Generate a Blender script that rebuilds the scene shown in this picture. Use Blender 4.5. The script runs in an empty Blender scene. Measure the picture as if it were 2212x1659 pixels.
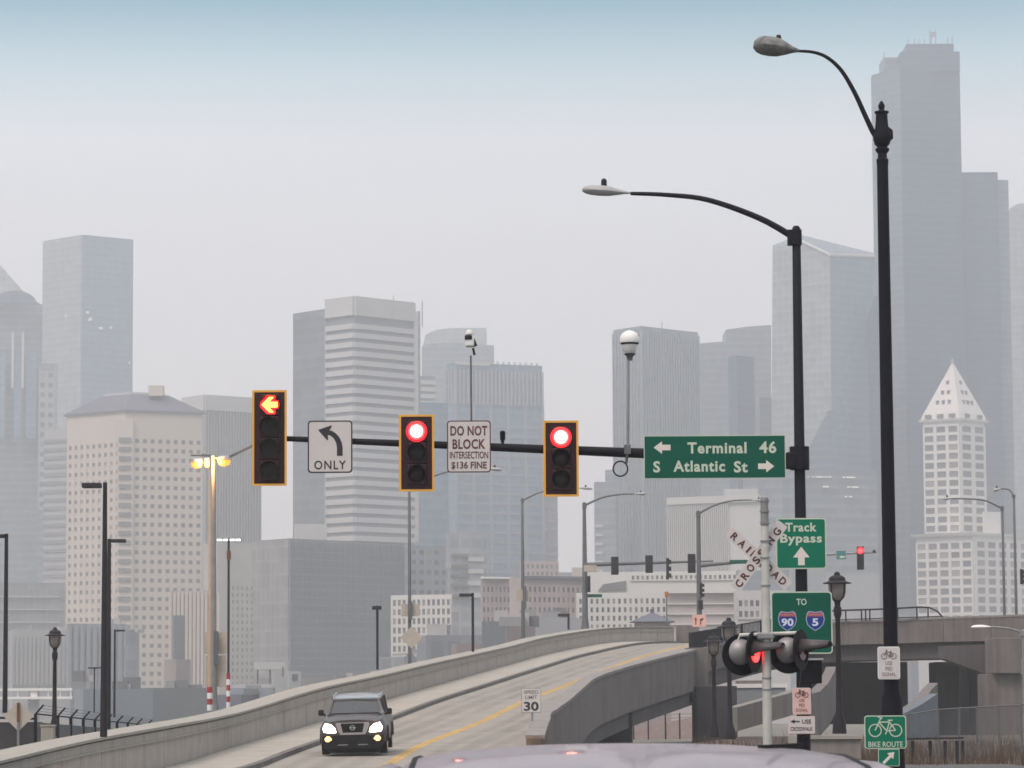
import bpy, bmesh, math, random
from mathutils import Vector, Matrix
random.seed(7)
sc = bpy.context.scene
COL = sc.collection
R = math.radians
# ------------------------------------------------------------------ camera
FPX, CXP, CYP = 7150.0, 1106.0, 829.5        # focal length and centre, in units of a 2212 px wide frame
PITCH, ROLL, CAMZ = math.atan(700.5/7150.0), R(0.35), 1.7
cam_d = bpy.data.cameras.new('camera'); cam = bpy.data.objects.new('camera', cam_d); COL.objects.link(cam)
cam_d.sensor_width = 36.0; cam_d.lens = 36.0*FPX/2212.0
cam_d.clip_start = 0.5; cam_d.clip_end = 20000
cam_d.dof.use_dof = True; cam_d.dof.focus_distance = 62.0; cam_d.dof.aperture_fstop = 22.0
cam.matrix_world = Matrix.Translation((0, 0, CAMZ)) @ Matrix.Rotation(R(90)+PITCH, 4, 'X') @ Matrix.Rotation(-ROLL, 4, 'Z')
sc.camera = cam
# ------------------------------------------------------------------ sky
SUN_EL, SUN_ROT = R(38), R(-140)
w = bpy.data.worlds.new('World'); sc.world = w; w.use_nodes = True
nt = w.node_tree; nt.nodes.clear()
out = nt.nodes.new('ShaderNodeOutputWorld'); bg = nt.nodes.new('ShaderNodeBackground')
sky = nt.nodes.new('ShaderNodeTexSky'); sky.sky_type = 'NISHITA'; sky.sun_disc = False
sky.sun_elevation = SUN_EL; sky.sun_rotation = SUN_ROT; sky.dust_density = 6; sky.air_density = 2
skb = nt.nodes.new('ShaderNodeVectorMath'); skb.operation = 'SCALE'; skb.inputs['Scale'].default_value = 0.06
nt.links.new(sky.outputs[0], skb.inputs[0])
geo = nt.nodes.new('ShaderNodeTexCoord'); sep = nt.nodes.new('ShaderNodeSeparateXYZ')
nt.links.new(geo.outputs['Generated'], sep.inputs[0])
ramp = nt.nodes.new('ShaderNodeValToRGB'); nt.links.new(sep.outputs['Z'], ramp.inputs[0])
SKY_STOPS = [(0.0, (0.615, 0.555, 0.545)), (0.07, (0.625, 0.575, 0.575)), (0.13, (0.625, 0.60, 0.62)), (0.170, (0.60, 0.605, 0.64)), (0.192, (0.34, 0.47, 0.54)), (0.213, (0.0, 0.22, 0.32)), (0.32, (0.18, 0.32, 0.40)), (0.6, (0.60, 0.62, 0.67)), (1.0, (0.92, 0.88, 0.91))]
cr = ramp.color_ramp
while len(cr.elements) > 1: cr.elements.remove(cr.elements[-1])
cr.elements[0].position = 0; cr.elements[0].color = SKY_STOPS[0][1]+(1,)
for p, c in SKY_STOPS[1:]:
    e = cr.elements.new(p); e.color = c+(1,)
mx = nt.nodes.new('ShaderNodeMix'); mx.data_type = 'RGBA'; mx.inputs[0].default_value = 0.95
nt.links.new(skb.outputs[0], mx.inputs[6]); nt.links.new(ramp.outputs[0], mx.inputs[7])
hzn = nt.nodes.new('ShaderNodeTexNoise'); hzn.inputs['Scale'].default_value = 3.0; hzn.inputs['Detail'].default_value = 4
hmp = nt.nodes.new('ShaderNodeMapping'); hmp.inputs['Scale'].default_value = (1, 1, 5); nt.links.new(geo.outputs['Generated'], hmp.inputs[0]); nt.links.new(hmp.outputs[0], hzn.inputs['Vector'])
hmr = nt.nodes.new('ShaderNodeMapRange'); hmr.inputs[1].default_value = 0.3; hmr.inputs[2].default_value = 0.7; hmr.inputs[3].default_value = 0.955; hmr.inputs[4].default_value = 1.045; nt.links.new(hzn.outputs['Fac'], hmr.inputs[0])
hvs = nt.nodes.new('ShaderNodeVectorMath'); hvs.operation = 'SCALE'; nt.links.new(mx.outputs[2], hvs.inputs[0]); nt.links.new(hmr.outputs[0], hvs.inputs['Scale'])
nt.links.new(hvs.outputs[0], bg.inputs[0]); bg.inputs[1].default_value = 1.0
nt.links.new(bg.outputs[0], out.inputs[0])
sd = bpy.data.lights.new('sun', 'SUN'); sd.energy = 1.5; sd.angle = R(25); sd.color = (1.0, 0.85, 0.78)
sun = bpy.data.objects.new('sun', sd); COL.objects.link(sun)
# sun behind the camera on the left: travel direction
sdir = Vector((0.35, 0.50, -0.90)); sun.rotation_euler = sdir.to_track_quat('-Z', 'Y').to_euler()
vs = sc.view_settings; vs.view_transform = 'Standard'; vs.look = 'None'; vs.gamma = 1; vs.exposure = 0.72; vs.use_curve_mapping = False
cy = sc.cycles
cy.volume_bounces = 4; cy.max_bounces = 8; cy.diffuse_bounces = 3; cy.glossy_bounces = 3; cy.transmission_bounces = 4; cy.transparent_max_bounces = 8
cy.use_denoising = True; cy.filter_width = 1.6
cy.sample_clamp_indirect = 3.0
HAZE_DENSITY = 0.00052
# ------------------------------------------------------------------ helpers
def W(px, py, D):
    dx, dy = px-CXP, CYP-py
    c, s = math.cos(ROLL), math.sin(ROLL)
    u, v = (dx*c+dy*s)/FPX, (-dx*s+dy*c)/FPX
    cp, sp = math.cos(PITCH), math.sin(PITCH)
    t = D/(cp-v*sp)
    return Vector((u*t, D, CAMZ+(sp+v*cp)*t))
def ZW(px, py, D): return W(px, py, D).z
def K(D): return FPX/D        # px per metre

class MB:
    def __init__(s): s.v = []; s.f = []
    def add(s, vs_, fs_):
        n = len(s.v); s.v += [tuple(p) for p in vs_]; s.f += [tuple(i+n for i in f) for f in fs_]; return s
    def box(s, c, d, rz=0):
        ca, sa = math.cos(rz), math.sin(rz); hx, hy, hz = d[0]/2, d[1]/2, d[2]/2; v = []
        for z in (-hz, hz):
            for x, y in ((-hx, -hy), (hx, -hy), (hx, hy), (-hx, hy)):
                v.append((c[0]+x*ca-y*sa, c[1]+x*sa+y*ca, c[2]+z))
        return s.add(v, [(0, 3, 2, 1), (4, 5, 6, 7), (0, 1, 5, 4), (1, 2, 6, 5), (2, 3, 7, 6), (3, 0, 4, 7)])
    def hexa(s, b, t):   # bottom quad, top quad (each 4 points, counter-clockwise from above)
        return s.add(list(b)+list(t), [(0, 3, 2, 1), (4, 5, 6, 7), (0, 1, 5, 4), (1, 2, 6, 5), (2, 3, 7, 6), (3, 0, 4, 7)])
    def tube(s, pts, rad, seg=10, cap=True):
        pts = [Vector(p) for p in pts]; n = len(pts)
        if not isinstance(rad, (list, tuple)): rad = [rad]*n
        v = []; ref = None
        for i, p in enumerate(pts):
            d = (pts[min(i+1, n-1)]-pts[max(i-1, 0)]).normalized()
            if ref is None:
                ref = d.orthogonal().normalized()
            a = (ref-d*ref.dot(d)).normalized(); ref = a; b = d.cross(a)
            for k in range(seg):
                t = 2*math.pi*k/seg; v.append(p+(a*math.cos(t)+b*math.sin(t))*rad[i])
        f = [(i*seg+k, i*seg+(k+1) % seg, (i+1)*seg+(k+1) % seg, (i+1)*seg+k) for i in range(n-1) for k in range(seg)]
        if cap: f += [tuple(range(seg-1, -1, -1)), tuple((n-1)*seg+k for k in range(seg))]
        return s.add(v, f)
    def lathe(s, prof, c=(0, 0, 0), seg=20):    # prof: (r, z)
        v = []; n = len(prof)
        for r, z in prof:
            for k in range(seg):
                t = 2*math.pi*k/seg; v.append((c[0]+r*math.cos(t), c[1]+r*math.sin(t), c[2]+z))
        f = [(i*seg+k, i*seg+(k+1) % seg, (i+1)*seg+(k+1) % seg, (i+1)*seg+k) for i in range(n-1) for k in range(seg)]
        f += [tuple(range(seg-1, -1, -1)), tuple((n-1)*seg+k for k in range(seg))]
        return s.add(v, f)
    def beam(s, a, b, wd, h):       # rectangular bar from a to b; wd sideways, h up
        a, b = Vector(a), Vector(b); d = (b-a).normalized()
        up = Vector((0, 0, 1)) if abs(d.z) < 0.95 else Vector((0, 1, 0))
        sx = d.cross(up).normalized()*wd/2; u = sx.cross(d).normalized()*h/2
        return s.add([a-sx-u, a+sx-u, a+sx+u, a-sx+u, b-sx-u, b+sx-u, b+sx+u, b-sx+u],
                     [(0, 1, 2, 3), (7, 6, 5, 4), (0, 4, 5, 1), (1, 5, 6, 2), (2, 6, 7, 3), (3, 7, 4, 0)])
    def plate(s, poly, y0, y1):     # outline in x,z (any order) extruded between y0 (front, -y) and y1
        n = len(poly); v = [(p[0], y0, p[1]) for p in poly]+[(p[0], y1, p[1]) for p in poly]
        f = [tuple(range(n)), tuple(range(2*n-1, n-1, -1))]+[(i, i+n, (i+1) % n+n, (i+1) % n) for i in range(n)]
        return s.add(v, f)
    def prism(s, poly, z0, z1):     # footprint in x,y
        n = len(poly); v = [(p[0], p[1], z0) for p in poly]+[(p[0], p[1], z1) for p in poly]
        f = [tuple(range(n-1, -1, -1)), tuple(range(n, 2*n))]+[(i, (i+1) % n, (i+1) % n+n, i+n) for i in range(n)]
        return s.add(v, f)
    def mesh(s, name, mat, smooth=False):
        me = bpy.data.meshes.new(name); me.from_pydata(s.v, [], s.f)
        bm = bmesh.new(); bm.from_mesh(me); bmesh.ops.recalc_face_normals(bm, faces=bm.faces); bm.to_mesh(me); bm.free()
        if mat: me.materials.append(mat)
        if smooth:
            me.polygons.foreach_set('use_smooth', [True]*len(me.polygons)); me.set_sharp_from_angle(angle=R(38))
        me.update(); return me
    def build(s, name, mat, parent=None, loc=None, smooth=False, bevel=0, rz=0, kind=None, label=None):
        o = bpy.data.objects.new(name, s.mesh(name, mat, smooth)); COL.objects.link(o)
        if parent: o.parent = parent
        if loc is not None: o.location = loc
        if rz: o.rotation_euler.z = rz
        if bevel:
            m = o.modifiers.new('bevel', 'BEVEL'); m.width = bevel; m.segments = 2; m.limit_method = 'ANGLE'; m.angle_limit = R(35)
        if kind: o['kind'] = kind
        if label: o['label'] = label
        return o
def inst(name, me, parent, loc, rz=0, rot=None, scale=None):
    o = bpy.data.objects.new(name, me); COL.objects.link(o); o.parent = parent; o.location = loc
    if rot: o.rotation_euler = rot
    elif rz: o.rotation_euler.z = rz
    if scale: o.scale = scale
    return o
def tag(o, label=None, cat=None, group=None, kind=None):
    if label: o['label'] = label
    if cat: o['category'] = cat
    if group: o['group'] = group
    if kind: o['kind'] = kind
    return o
def thing(name, label, cat, loc, rz=0, group=None, rot=None):
    o = bpy.data.objects.new(name, None); COL.objects.link(o); o.location = loc
    o.rotation_euler = rot if rot else (0, 0, rz)
    o.empty_display_size = 0.3
    return tag(o, label, cat, group)
# ------------------------------------------------------------------ materials
def new_mat(name):
    m = bpy.data.materials.new(name); m.use_nodes = True
    return m, m.node_tree, m.node_tree.nodes['Principled BSDF']
def L_(nt_, a, b): nt_.links.new(a, b)
def mat(name, col, rough=0.6, metal=0.0, var=0.12, scale=3.0, bump=0.0, coat=0.0, spec=None, streak=0.0):
    m, t, b = new_mat(name)
    b.inputs['Roughness'].default_value = rough; b.inputs['Metallic'].default_value = metal
    if coat: b.inputs['Coat Weight'].default_value = coat; b.inputs['Coat Roughness'].default_value = 0.05
    if spec is not None: b.inputs['Specular IOR Level'].default_value = spec
    tc = t.nodes.new('ShaderNodeTexCoord'); n = t.nodes.new('ShaderNodeTexNoise')
    n.inputs['Scale'].default_value = scale; n.inputs['Detail'].default_value = 6; n.inputs['Roughness'].default_value = 0.65
    L_(t, tc.outputs['Object'], n.inputs['Vector'])
    r = t.nodes.new('ShaderNodeValToRGB'); L_(t, n.outputs['Fac'], r.inputs[0])
    r.color_ramp.elements[0].position = 0.3; r.color_ramp.elements[1].position = 0.7
    r.color_ramp.elements[0].color = tuple(c*(1-var) for c in col)+(1,); r.color_ramp.elements[1].color = tuple(min(1, c*(1+var)) for c in col)+(1,)
    last = r.outputs[0]
    if streak:
        mp = t.nodes.new('ShaderNodeMapping'); mp.inputs['Scale'].default_value = (1.6, 1.6, 0.12); L_(t, tc.outputs['Object'], mp.inputs[0])
        n2 = t.nodes.new('ShaderNodeTexNoise'); n2.inputs['Scale'].default_value = 2.2; n2.inputs['Detail'].default_value = 5; L_(t, mp.outputs[0], n2.inputs['Vector'])
        r2 = t.nodes.new('ShaderNodeMapRange'); r2.inputs[1].default_value = 0.42; r2.inputs[2].default_value = 0.72; r2.inputs[3].default_value = 0; r2.inputs[4].default_value = streak
        L_(t, n2.outputs['Fac'], r2.inputs[0])
        mm = t.nodes.new('ShaderNodeMix'); mm.data_type = 'RGBA'; mm.blend_type = 'MULTIPLY'
        L_(t, r2.outputs[0], mm.inputs[0]); L_(t, last, mm.inputs[6]); mm.inputs[7].default_value = (0.45, 0.42, 0.38, 1); last = mm.outputs[2]
    L_(t, last, b.inputs['Base Color'])
    if bump:
        n3 = t.nodes.new('ShaderNodeTexNoise'); n3.inputs['Scale'].default_value = scale*12; n3.inputs['Detail'].default_value = 4; L_(t, tc.outputs['Object'], n3.inputs['Vector'])
        bp = t.nodes.new('ShaderNodeBump'); bp.inputs['Strength'].default_value = bump; bp.inputs['Distance'].default_value = 0.02
        L_(t, n3.outputs['Fac'], bp.inputs['Height']); L_(t, bp.outputs[0], b.inputs['Normal'])
    return m
def emit(name, col, strength, base=(0.05, 0.02, 0.02)):
    m, t, b = new_mat(name)
    b.inputs['Base Color'].default_value = base+(1,); b.inputs['Emission Color'].default_value = col+(1,); b.inputs['Emission Strength'].default_value = strength
    b.inputs['Roughness'].default_value = 0.3
    return m
def facade(name, col, line, floor=3.8, bay=1.6, fw=0.42, bw=0.3, rough=0.45, var=0.06):
    """far curtain wall: floor lines and bay lines too small to pick apart, as flat relief colour"""
    m, t, b = new_mat(name); b.inputs['Roughness'].default_value = rough
    tc = t.nodes.new('ShaderNodeTexCoord'); sp = t.nodes.new('ShaderNodeSeparateXYZ'); L_(t, tc.outputs['Object'], sp.inputs[0])
    def line_of(sock, period, width):
        d = t.nodes.new('ShaderNodeMath'); d.operation = 'DIVIDE'; L_(t, sock, d.inputs[0]); d.inputs[1].default_value = period
        fr = t.nodes.new('ShaderNodeMath'); fr.operation = 'FRACT'; L_(t, d.outputs[0], fr.inputs[0])
        lt = t.nodes.new('ShaderNodeMath'); lt.operation = 'LESS_THAN'; L_(t, fr.outputs[0], lt.inputs[0]); lt.inputs[1].default_value = width
        return lt.outputs[0]
    a = line_of(sp.outputs['Z'], floor, fw) if floor else None
    c = line_of(sp.outputs['X'], bay, bw) if bay else None
    if a and c:
        mm = t.nodes.new('ShaderNodeMath'); mm.operation = 'MAXIMUM'; L_(t, a, mm.inputs[0]); L_(t, c, mm.inputs[1]); k = mm.outputs[0]
    else: k = a or c
    # glass cells vary a little from pane to pane
    n = t.nodes.new('ShaderNodeTexNoise'); n.inputs['Scale'].default_value = 0.05; n.inputs['Detail'].default_value = 8; n.inputs['Roughness'].default_value = 0.8
    L_(t, tc.outputs['Object'], n.inputs['Vector'])
    rr = t.nodes.new('ShaderNodeMapRange'); L_(t, n.outputs['Fac'], rr.inputs[0]); rr.inputs[1].default_value = .3; rr.inputs[2].default_value = .7
    rr.inputs[3].default_value = 1-var*1.5; rr.inputs[4].default_value = 1+var*1.5
    mix = t.nodes.new('ShaderNodeMix'); mix.data_type = 'RGBA'; L_(t, k, mix.inputs[0]); mix.inputs[6].default_value = col+(1,); mix.inputs[7].default_value = line+(1,)
    # blinds and room depths: each cell a little different
    def cell(sock, period):
        d = t.nodes.new('ShaderNodeMath'); d.operation = 'DIVIDE'; L_(t, sock, d.inputs[0]); d.inputs[1].default_value = period
        fl = t.nodes.new('ShaderNodeMath'); fl.operation = 'FLOOR'; L_(t, d.outputs[0], fl.inputs[0]); return fl.outputs[0]
    cx_ = t.nodes.new('ShaderNodeCombineXYZ'); L_(t, cell(sp.outputs['X'], bay*1.0 if bay else 3.2), cx_.inputs[0]); L_(t, cell(sp.outputs['Z'], floor or 3.8), cx_.inputs[1])
    wn = t.nodes.new('ShaderNodeTexWhiteNoise'); wn.noise_dimensions = '2D'; L_(t, cx_.outputs[0], wn.inputs['Vector'])
    wr = t.nodes.new('ShaderNodeMapRange'); L_(t, wn.outputs['Value'], wr.inputs[0]); wr.inputs[3].default_value = 0.86; wr.inputs[4].default_value = 1.14
    wm = t.nodes.new('ShaderNodeMath'); wm.operation = 'MULTIPLY'; L_(t, wr.outputs[0], wm.inputs[0]); L_(t, rr.outputs[0], wm.inputs[1])
    vm = t.nodes.new('ShaderNodeVectorMath'); vm.operation = 'SCALE'; L_(t, mix.outputs[2], vm.inputs[0]); L_(t, wm.outputs[0], vm.inputs['Scale'])
    L_(t, vm.outputs[0], b.inputs['Base Color'])
    return m
M = {}
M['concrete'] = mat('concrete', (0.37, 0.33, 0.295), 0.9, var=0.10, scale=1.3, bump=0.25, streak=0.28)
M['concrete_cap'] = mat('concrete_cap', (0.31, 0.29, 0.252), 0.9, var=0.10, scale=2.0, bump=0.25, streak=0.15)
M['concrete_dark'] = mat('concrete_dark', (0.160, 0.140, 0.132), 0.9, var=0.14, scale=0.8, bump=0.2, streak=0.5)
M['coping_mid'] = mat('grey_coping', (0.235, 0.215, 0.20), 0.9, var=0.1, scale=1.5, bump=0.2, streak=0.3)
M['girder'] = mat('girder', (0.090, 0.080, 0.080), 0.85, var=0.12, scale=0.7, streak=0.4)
M['pier_dark'] = mat('pier_dark', (0.045, 0.042, 0.045), 0.85, var=0.2, scale=0.8, streak=0.4)  # base colour darkened to carry the shade under the deck
M['sidewalk'] = mat('sidewalk', (0.33, 0.305, 0.262), 0.92, var=0.13, scale=0.9, bump=0.2)
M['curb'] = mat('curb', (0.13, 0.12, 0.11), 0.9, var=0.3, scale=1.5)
M['ground'] = mat('ground', (0.16, 0.145, 0.12), 1.0, var=0.25, scale=0.05)
M['dirt'] = mat('dirt', (0.085, 0.065, 0.048), 1.0, var=0.3, scale=0.6)
M['asphalt'] = mat('asphalt', (0.07, 0.068, 0.065), 0.9, var=0.15, scale=0.6)
M['black'] = mat('black_paint', (0.008, 0.007, 0.011), 0.55, var=0.2, scale=4, spec=0.12)
M['darkbrown'] = mat('dark_bronze', (0.016, 0.013, 0.015), 0.55, var=0.2, scale=3, spec=0.25)
M['galv'] = mat('galvanised', (0.25, 0.25, 0.25), 0.5, metal=0.4, var=0.15, scale=3, streak=0.3)
M['galv_dark'] = mat('galvanised_dark', (0.12, 0.12, 0.125), 0.55, metal=0.3, var=0.15, scale=3)
M['alu'] = mat('white_aluminium', (0.50, 0.49, 0.45), 0.55, metal=0.1, var=0.12, scale=5, streak=0.5)
M['silver'] = mat('silver_housing', (0.29, 0.275, 0.275), 0.5, metal=0.35, var=0.1, scale=6, streak=0.3)
M['lampgrey'] = mat('lamp_grey', (0.33, 0.33, 0.33), 0.5, var=0.1, scale=8)
M['lampdark'] = mat('lamp_dirty', (0.14, 0.145, 0.14), 0.6, var=0.5, scale=9)
M['white'] = mat('white_paint', (0.72, 0.71, 0.69), 0.6, var=0.05, scale=6)
M['signwhite'] = mat('sign_white', (0.56, 0.52, 0.50), 0.55, var=0.04, scale=5)
M['signpink'] = mat('sign_pinkish_white', (0.66, 0.42, 0.38), 0.5, var=0.06, scale=5)  # plain pinkish white, no emission
M['signback'] = mat('sign_back', (0.42, 0.37, 0.31), 0.6, var=0.12, scale=4)
M['green'] = mat('sign_green', (0.002, 0.085, 0.052), 0.5, var=0.05, scale=4, spec=0.15)
M['green2'] = mat('sign_green_new', (0.003, 0.15, 0.085), 0.5, var=0.05, scale=4, spec=0.15)
M['signtext'] = mat('reflective_cream', (0.50, 0.56, 0.45), 0.55, var=0.03, scale=6)
M['arrowtext'] = mat('reflective_white', (0.66, 0.60, 0.54), 0.55, var=0.03, scale=6)
M['legend'] = mat('legend_black', (0.018, 0.014, 0.018), 0.55, var=0.05)
M['legendgrey'] = mat('legend_faded', (0.16, 0.13, 0.13), 0.6, var=0.1)
M['legendred'] = mat('legend_maroon', (0.09, 0.022, 0.025), 0.55, var=0.1)
M['blue'] = mat('shield_blue', (0.02, 0.045, 0.22), 0.5, var=0.05, spec=0.2)
M['red'] = mat('shield_red', (0.36, 0.07, 0.09), 0.5, var=0.05)
M['yborder'] = mat('yellow_border', (0.75, 0.38, 0.05), 0.5, var=0.05)
M['yline'] = mat('yellow_line', (0.42, 0.26, 0.06), 0.8, var=0.3, scale=1.2)
M['lensdark'] = mat('dark_lens', (0.014, 0.009, 0.010), 0.4, var=0.3, scale=8, spec=0.25)
M['lensred'] = mat('unlit_red_lens', (0.10, 0.006, 0.008), 0.15, var=0.2, scale=8)
M['globe'] = mat('lamp_globe', (0.20, 0.18, 0.165), 0.3, var=0.1, scale=6)
M['redpaint'] = mat('red_stripe', (0.32, 0.03, 0.03), 0.6, var=0.1)
M['rust'] = mat('rust', (0.13, 0.055, 0.03), 0.9, var=0.4, scale=3)
M['glassdark'] = mat('dark_glass', (0.10, 0.115, 0.13), 0.30, var=0.2, scale=0.3)
M['bus'] = mat('bus_white', (0.62, 0.62, 0.62), 0.5, var=0.04)
M['lit'] = emit('lit_window', (1.0, 0.96, 0.90), 0.28, (0.5, 0.5, 0.45))
M['sodium'] = emit('sodium_lamp', (1.0, 0.21, 0.02), 1.7, (0.5, 0.3, 0.1))
M['visorgrey'] = mat('visor_grey', (0.055, 0.048, 0.050), 0.55, var=0.2, scale=6)
M['farlamp'] = emit('white_led', (1.0, 0.99, 0.97), 1.6, (0.5, 0.5, 0.5))
M['head'] = emit('headlight', (1.0, 0.90, 0.80), 3.0, (0.6, 0.6, 0.6))
M['fog'] = emit('fog_lamp', (1.0, 0.48, 0.15), 1.9, (0.5, 0.4, 0.3))
M['redarrow'] = emit('red_arrow_led', (1.0, 0.30, 0.035), 5.0)
M['redhot'] = emit('red_led', (1.0, 0.30, 0.22), 14.0)
M['redmid'] = emit('red_led_outer', (1.0, 0.045, 0.05), 2.6)
M['signalblack'] = mat('signal_housing', (0.038, 0.016, 0.019), 0.5, var=0.2, scale=5, spec=0.12)  # red flare of the lit lenses tinted into the base colour
M['redglow'] = emit('red_glow', (1.0, 0.012, 0.02), 1.5, (0.2, 0.01, 0.01))  # red halo round lit lenses, built as emissive shapes
M['redflash'] = emit('flasher_led', (1.0, 0.035, 0.035), 2.4, (0.2, 0.01, 0.01))
M['roofwhite'] = mat('car_paint_white', (0.215, 0.172, 0.188), 0.45, var=0.02, scale=2, coat=0.35)
M['rubber'] = mat('rubber', (0.012, 0.011, 0.011), 0.7, var=0.1, spec=0.2)
M['suvpaint'] = mat('suv_brown_black', (0.046, 0.036, 0.032), 0.42, metal=0.0, var=0.05, coat=0.25)
M['suvblack'] = mat('suv_black_plastic', (0.008, 0.006, 0.006), 0.55, var=0.1, spec=0.2)
M['chrome'] = mat('chrome', (0.55, 0.52, 0.52), 0.22, metal=0.85, var=0.03)
M['carglass'] = mat('car_glass', (0.028, 0.034, 0.036), 0.08, var=0.1)

# text -> mesh data (flat, in the x-z plane, reading from -y)
def text_mesh(s, cap_h, width=None, bold=0.0, mat_=None, spacing=1.0, name='lettering'):
    cu = bpy.data.curves.new('t', 'FONT'); cu.body = s; cu.size = 1.0; cu.align_x = 'CENTER'; cu.offset = bold; cu.space_character = spacing
    cu.resolution_u = 3
    ob = bpy.data.objects.new('t', cu); COL.objects.link(ob)
    me = bpy.data.meshes.new_from_object(ob.evaluated_get(bpy.context.evaluated_depsgraph_get()))
    bpy.data.objects.remove(ob); bpy.data.curves.remove(cu)
    xs = [v.co.x for v in me.vertices]; ys = [v.co.y for v in me.vertices]
    x0, x1 = min(xs), max(xs)
    H = 0.73; sy = cap_h/H; sx = sy if width is None else width/(x1-x0)
    mb = MB(); mb.add([((v.co.x-(x0+x1)/2)*sx, 0, v.co.y*sy-cap_h/2) for v in me.vertices], [tuple(p.vertices) for p in me.polygons])
    bpy.data.meshes.remove(me)
    m = bpy.data.meshes.new(name); m.from_pydata(mb.v, [], mb.f); m.materials.append(mat_ or M['legend']); m.name = name
    return m
def put_text(s, parent, x, z, y, cap_h, width=None, bold=0.0, mat_=None, spacing=1.0, rot=0.0):
    o = bpy.data.objects.new('lettering', text_mesh(s, cap_h, width, bold, mat_, spacing)); COL.objects.link(o)
    o.parent = parent; o.location = (x, y, z); o.rotation_euler = (0, rot, 0)
    return o
def rrect(x0, x1, z0, z1, r, n=4):
    p = []
    for cx, cz, a0 in ((x1-r, z1-r, 0), (x0+r, z1-r, 90), (x0+r, z0+r, 180), (x1-r, z0+r, 270)):
        for i in range(n+1):
            a = R(a0+90*i/n); p.append((cx+r*math.cos(a), cz+r*math.sin(a)))
    return p
# ================================================================== ground, ramp, bridge
g = MB(); g.add([(-2600, -60, -0.62), (2600, -60, -0.62), (2600, 2900, -0.62), (-2600, 2900, -0.62)], [(0, 1, 2, 3)])
tag(g.build('ground', M['ground']), kind='structure')
st = MB(); st.box((2.5, 36, -0.32), (24, 124, 0.6))
tag(st.build('street', M['asphalt']), kind='structure')

# stations of the ramp: front top line of the left barrier (pixel, distance), sidewalk height
STN = [(0, 1644, 62, -0.05), (200, 1597, 78, 0.02), (384, 1564, 93, 0.19), (470, 1549, 102, 0.42), (549, 1530, 111, 0.66), (697, 1485, 122, 1.28),
       (834, 1456, 138, 2.08), (945, 1430, 152, 2.78), (1097, 1397, 177, 4.0), (1191, 1374, 192, 4.85), (1322, 1356, 212, 5.85), (1462, 1354, 226, 6.15)]
raw = []
for px, py, D, z in STN:
    p = W(px, py, D); raw.append((p.x, D, z, p.z))
def cat_interp(pts, n):
    out_ = []
    for i in range(len(pts)-1):
        p0, p1, p2, p3 = pts[max(i-1, 0)], pts[i], pts[i+1], pts[min(i+2, len(pts)-1)]
        for j in range(n):
            t = j/n; out_.append(tuple(0.5*(2*b+(c-a)*t+(2*a-5*b+4*c-d)*t*t+(3*b-a-3*c+d)*t**3) for a, b, c, d in zip(p0, p1, p2, p3)))
    out_.append(tuple(pts[-1])); return out_
fine = cat_interp(raw, 8)
# resample by arc length every metre
S = [0.0]
for a, b in zip(fine, fine[1:]): S.append(S[-1]+math.hypot(b[0]-a[0], b[1]-a[1]))
def along(s):
    s = max(0, min(S[-1], s)); i = 0
    while i < len(S)-2 and S[i+1] < s: i += 1
    t = (s-S[i])/(S[i+1]-S[i]); return [fine[i][k]*(1-t)+fine[i+1][k]*t for k in range(4)]
def frame(s):
    p = along(s); a = along(s-3); b = along(s+3); d = Vector((b[0]-a[0], b[1]-a[1])).normalized()
    return p, d, Vector((d.y, -d.x))            # position, direction, right-hand normal
def pt(s, off, dz=None, z=None):
    p, d, n = frame(s); zz = z if z is not None else p[2]+dz
    return (p[0]+n.x*off, p[1]+n.y*off, zz)
def sweep(s0, s1, o0, o1, zb, zt, step=2.0, blk=None):
    """bar along the ramp between offsets; zb/zt: height over the sidewalk, numbers or functions(s)"""
    mb = blk or MB(); n = max(1, int(round((s1-s0)/step))); v = []; f = []
    fb = zb if callable(zb) else (lambda s: along(s)[2]+zb); ft = zt if callable(zt) else (lambda s: along(s)[2]+zt)
    for i in range(n+1):
        s = s0+(s1-s0)*i/n
        q0 = o0(s) if callable(o0) else o0; q1 = o1(s) if callable(o1) else o1
        v += [pt(s, q0, z=fb(s)), pt(s, q1, z=fb(s)), pt(s, q1, z=ft(s)), pt(s, q0, z=ft(s))]
    for i in range(n):
        a, b = 4*i, 4*i+4
        f += [(a, a+1, b+1, b), (a+1, a+2, b+2, b+1), (a+2, a+3, b+3, b+2), (a+3, a, b, b+3)]
    f += [(0, 3, 2, 1), (4*n, 4*n+1, 4*n+2, 4*n+3)]
    return mb.add(v, f)
SEND = S[-1]
ROADS0 = 8.0
def at_D(D):
    lo, hi = 0, SEND
    for _ in range(40):
        m = (lo+hi)/2
        if along(m)[1] < D: lo = m
        else: hi = m
    return lo
# right edge of the ramp: pixel and distance of the inner top edge of the right parapet
RST = [(1131, 1592, 96.5), (1149, 1560, 100), (1171, 1532, 112), (1206, 1500, 121), (1258, 1463, 137), (1327, 1440, 148), (1402, 1421, 159), (1484, 1402, 171)]
RT = []
for px, py, D in RST:
    P = W(px, py, D); best = None; q = 0.0
    while q < SEND:
        p, d, n = frame(q); e = abs((P.x-p[0])*d.x+(P.y-p[1])*d.y)
        if best is None or e < best[0]: best = (e, q, (P.x-p[0])*n.x+(P.y-p[1])*n.y)
        q += 0.5
    RT.append((best[1], best[2], P.z))
def rtab(s, k):
    if s <= RT[0][0]: return RT[0][k]
    if s >= RT[-1][0]: return RT[-1][k] if k == 1 else RT[-1][2]+along(s)[2]-along(RT[-1][0])[2]
    for a, b in zip(RT, RT[1:]):
        if s <= b[0]: t = (s-a[0])/(b[0]-a[0]); return a[k]*(1-t)+b[k]*t
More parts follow.
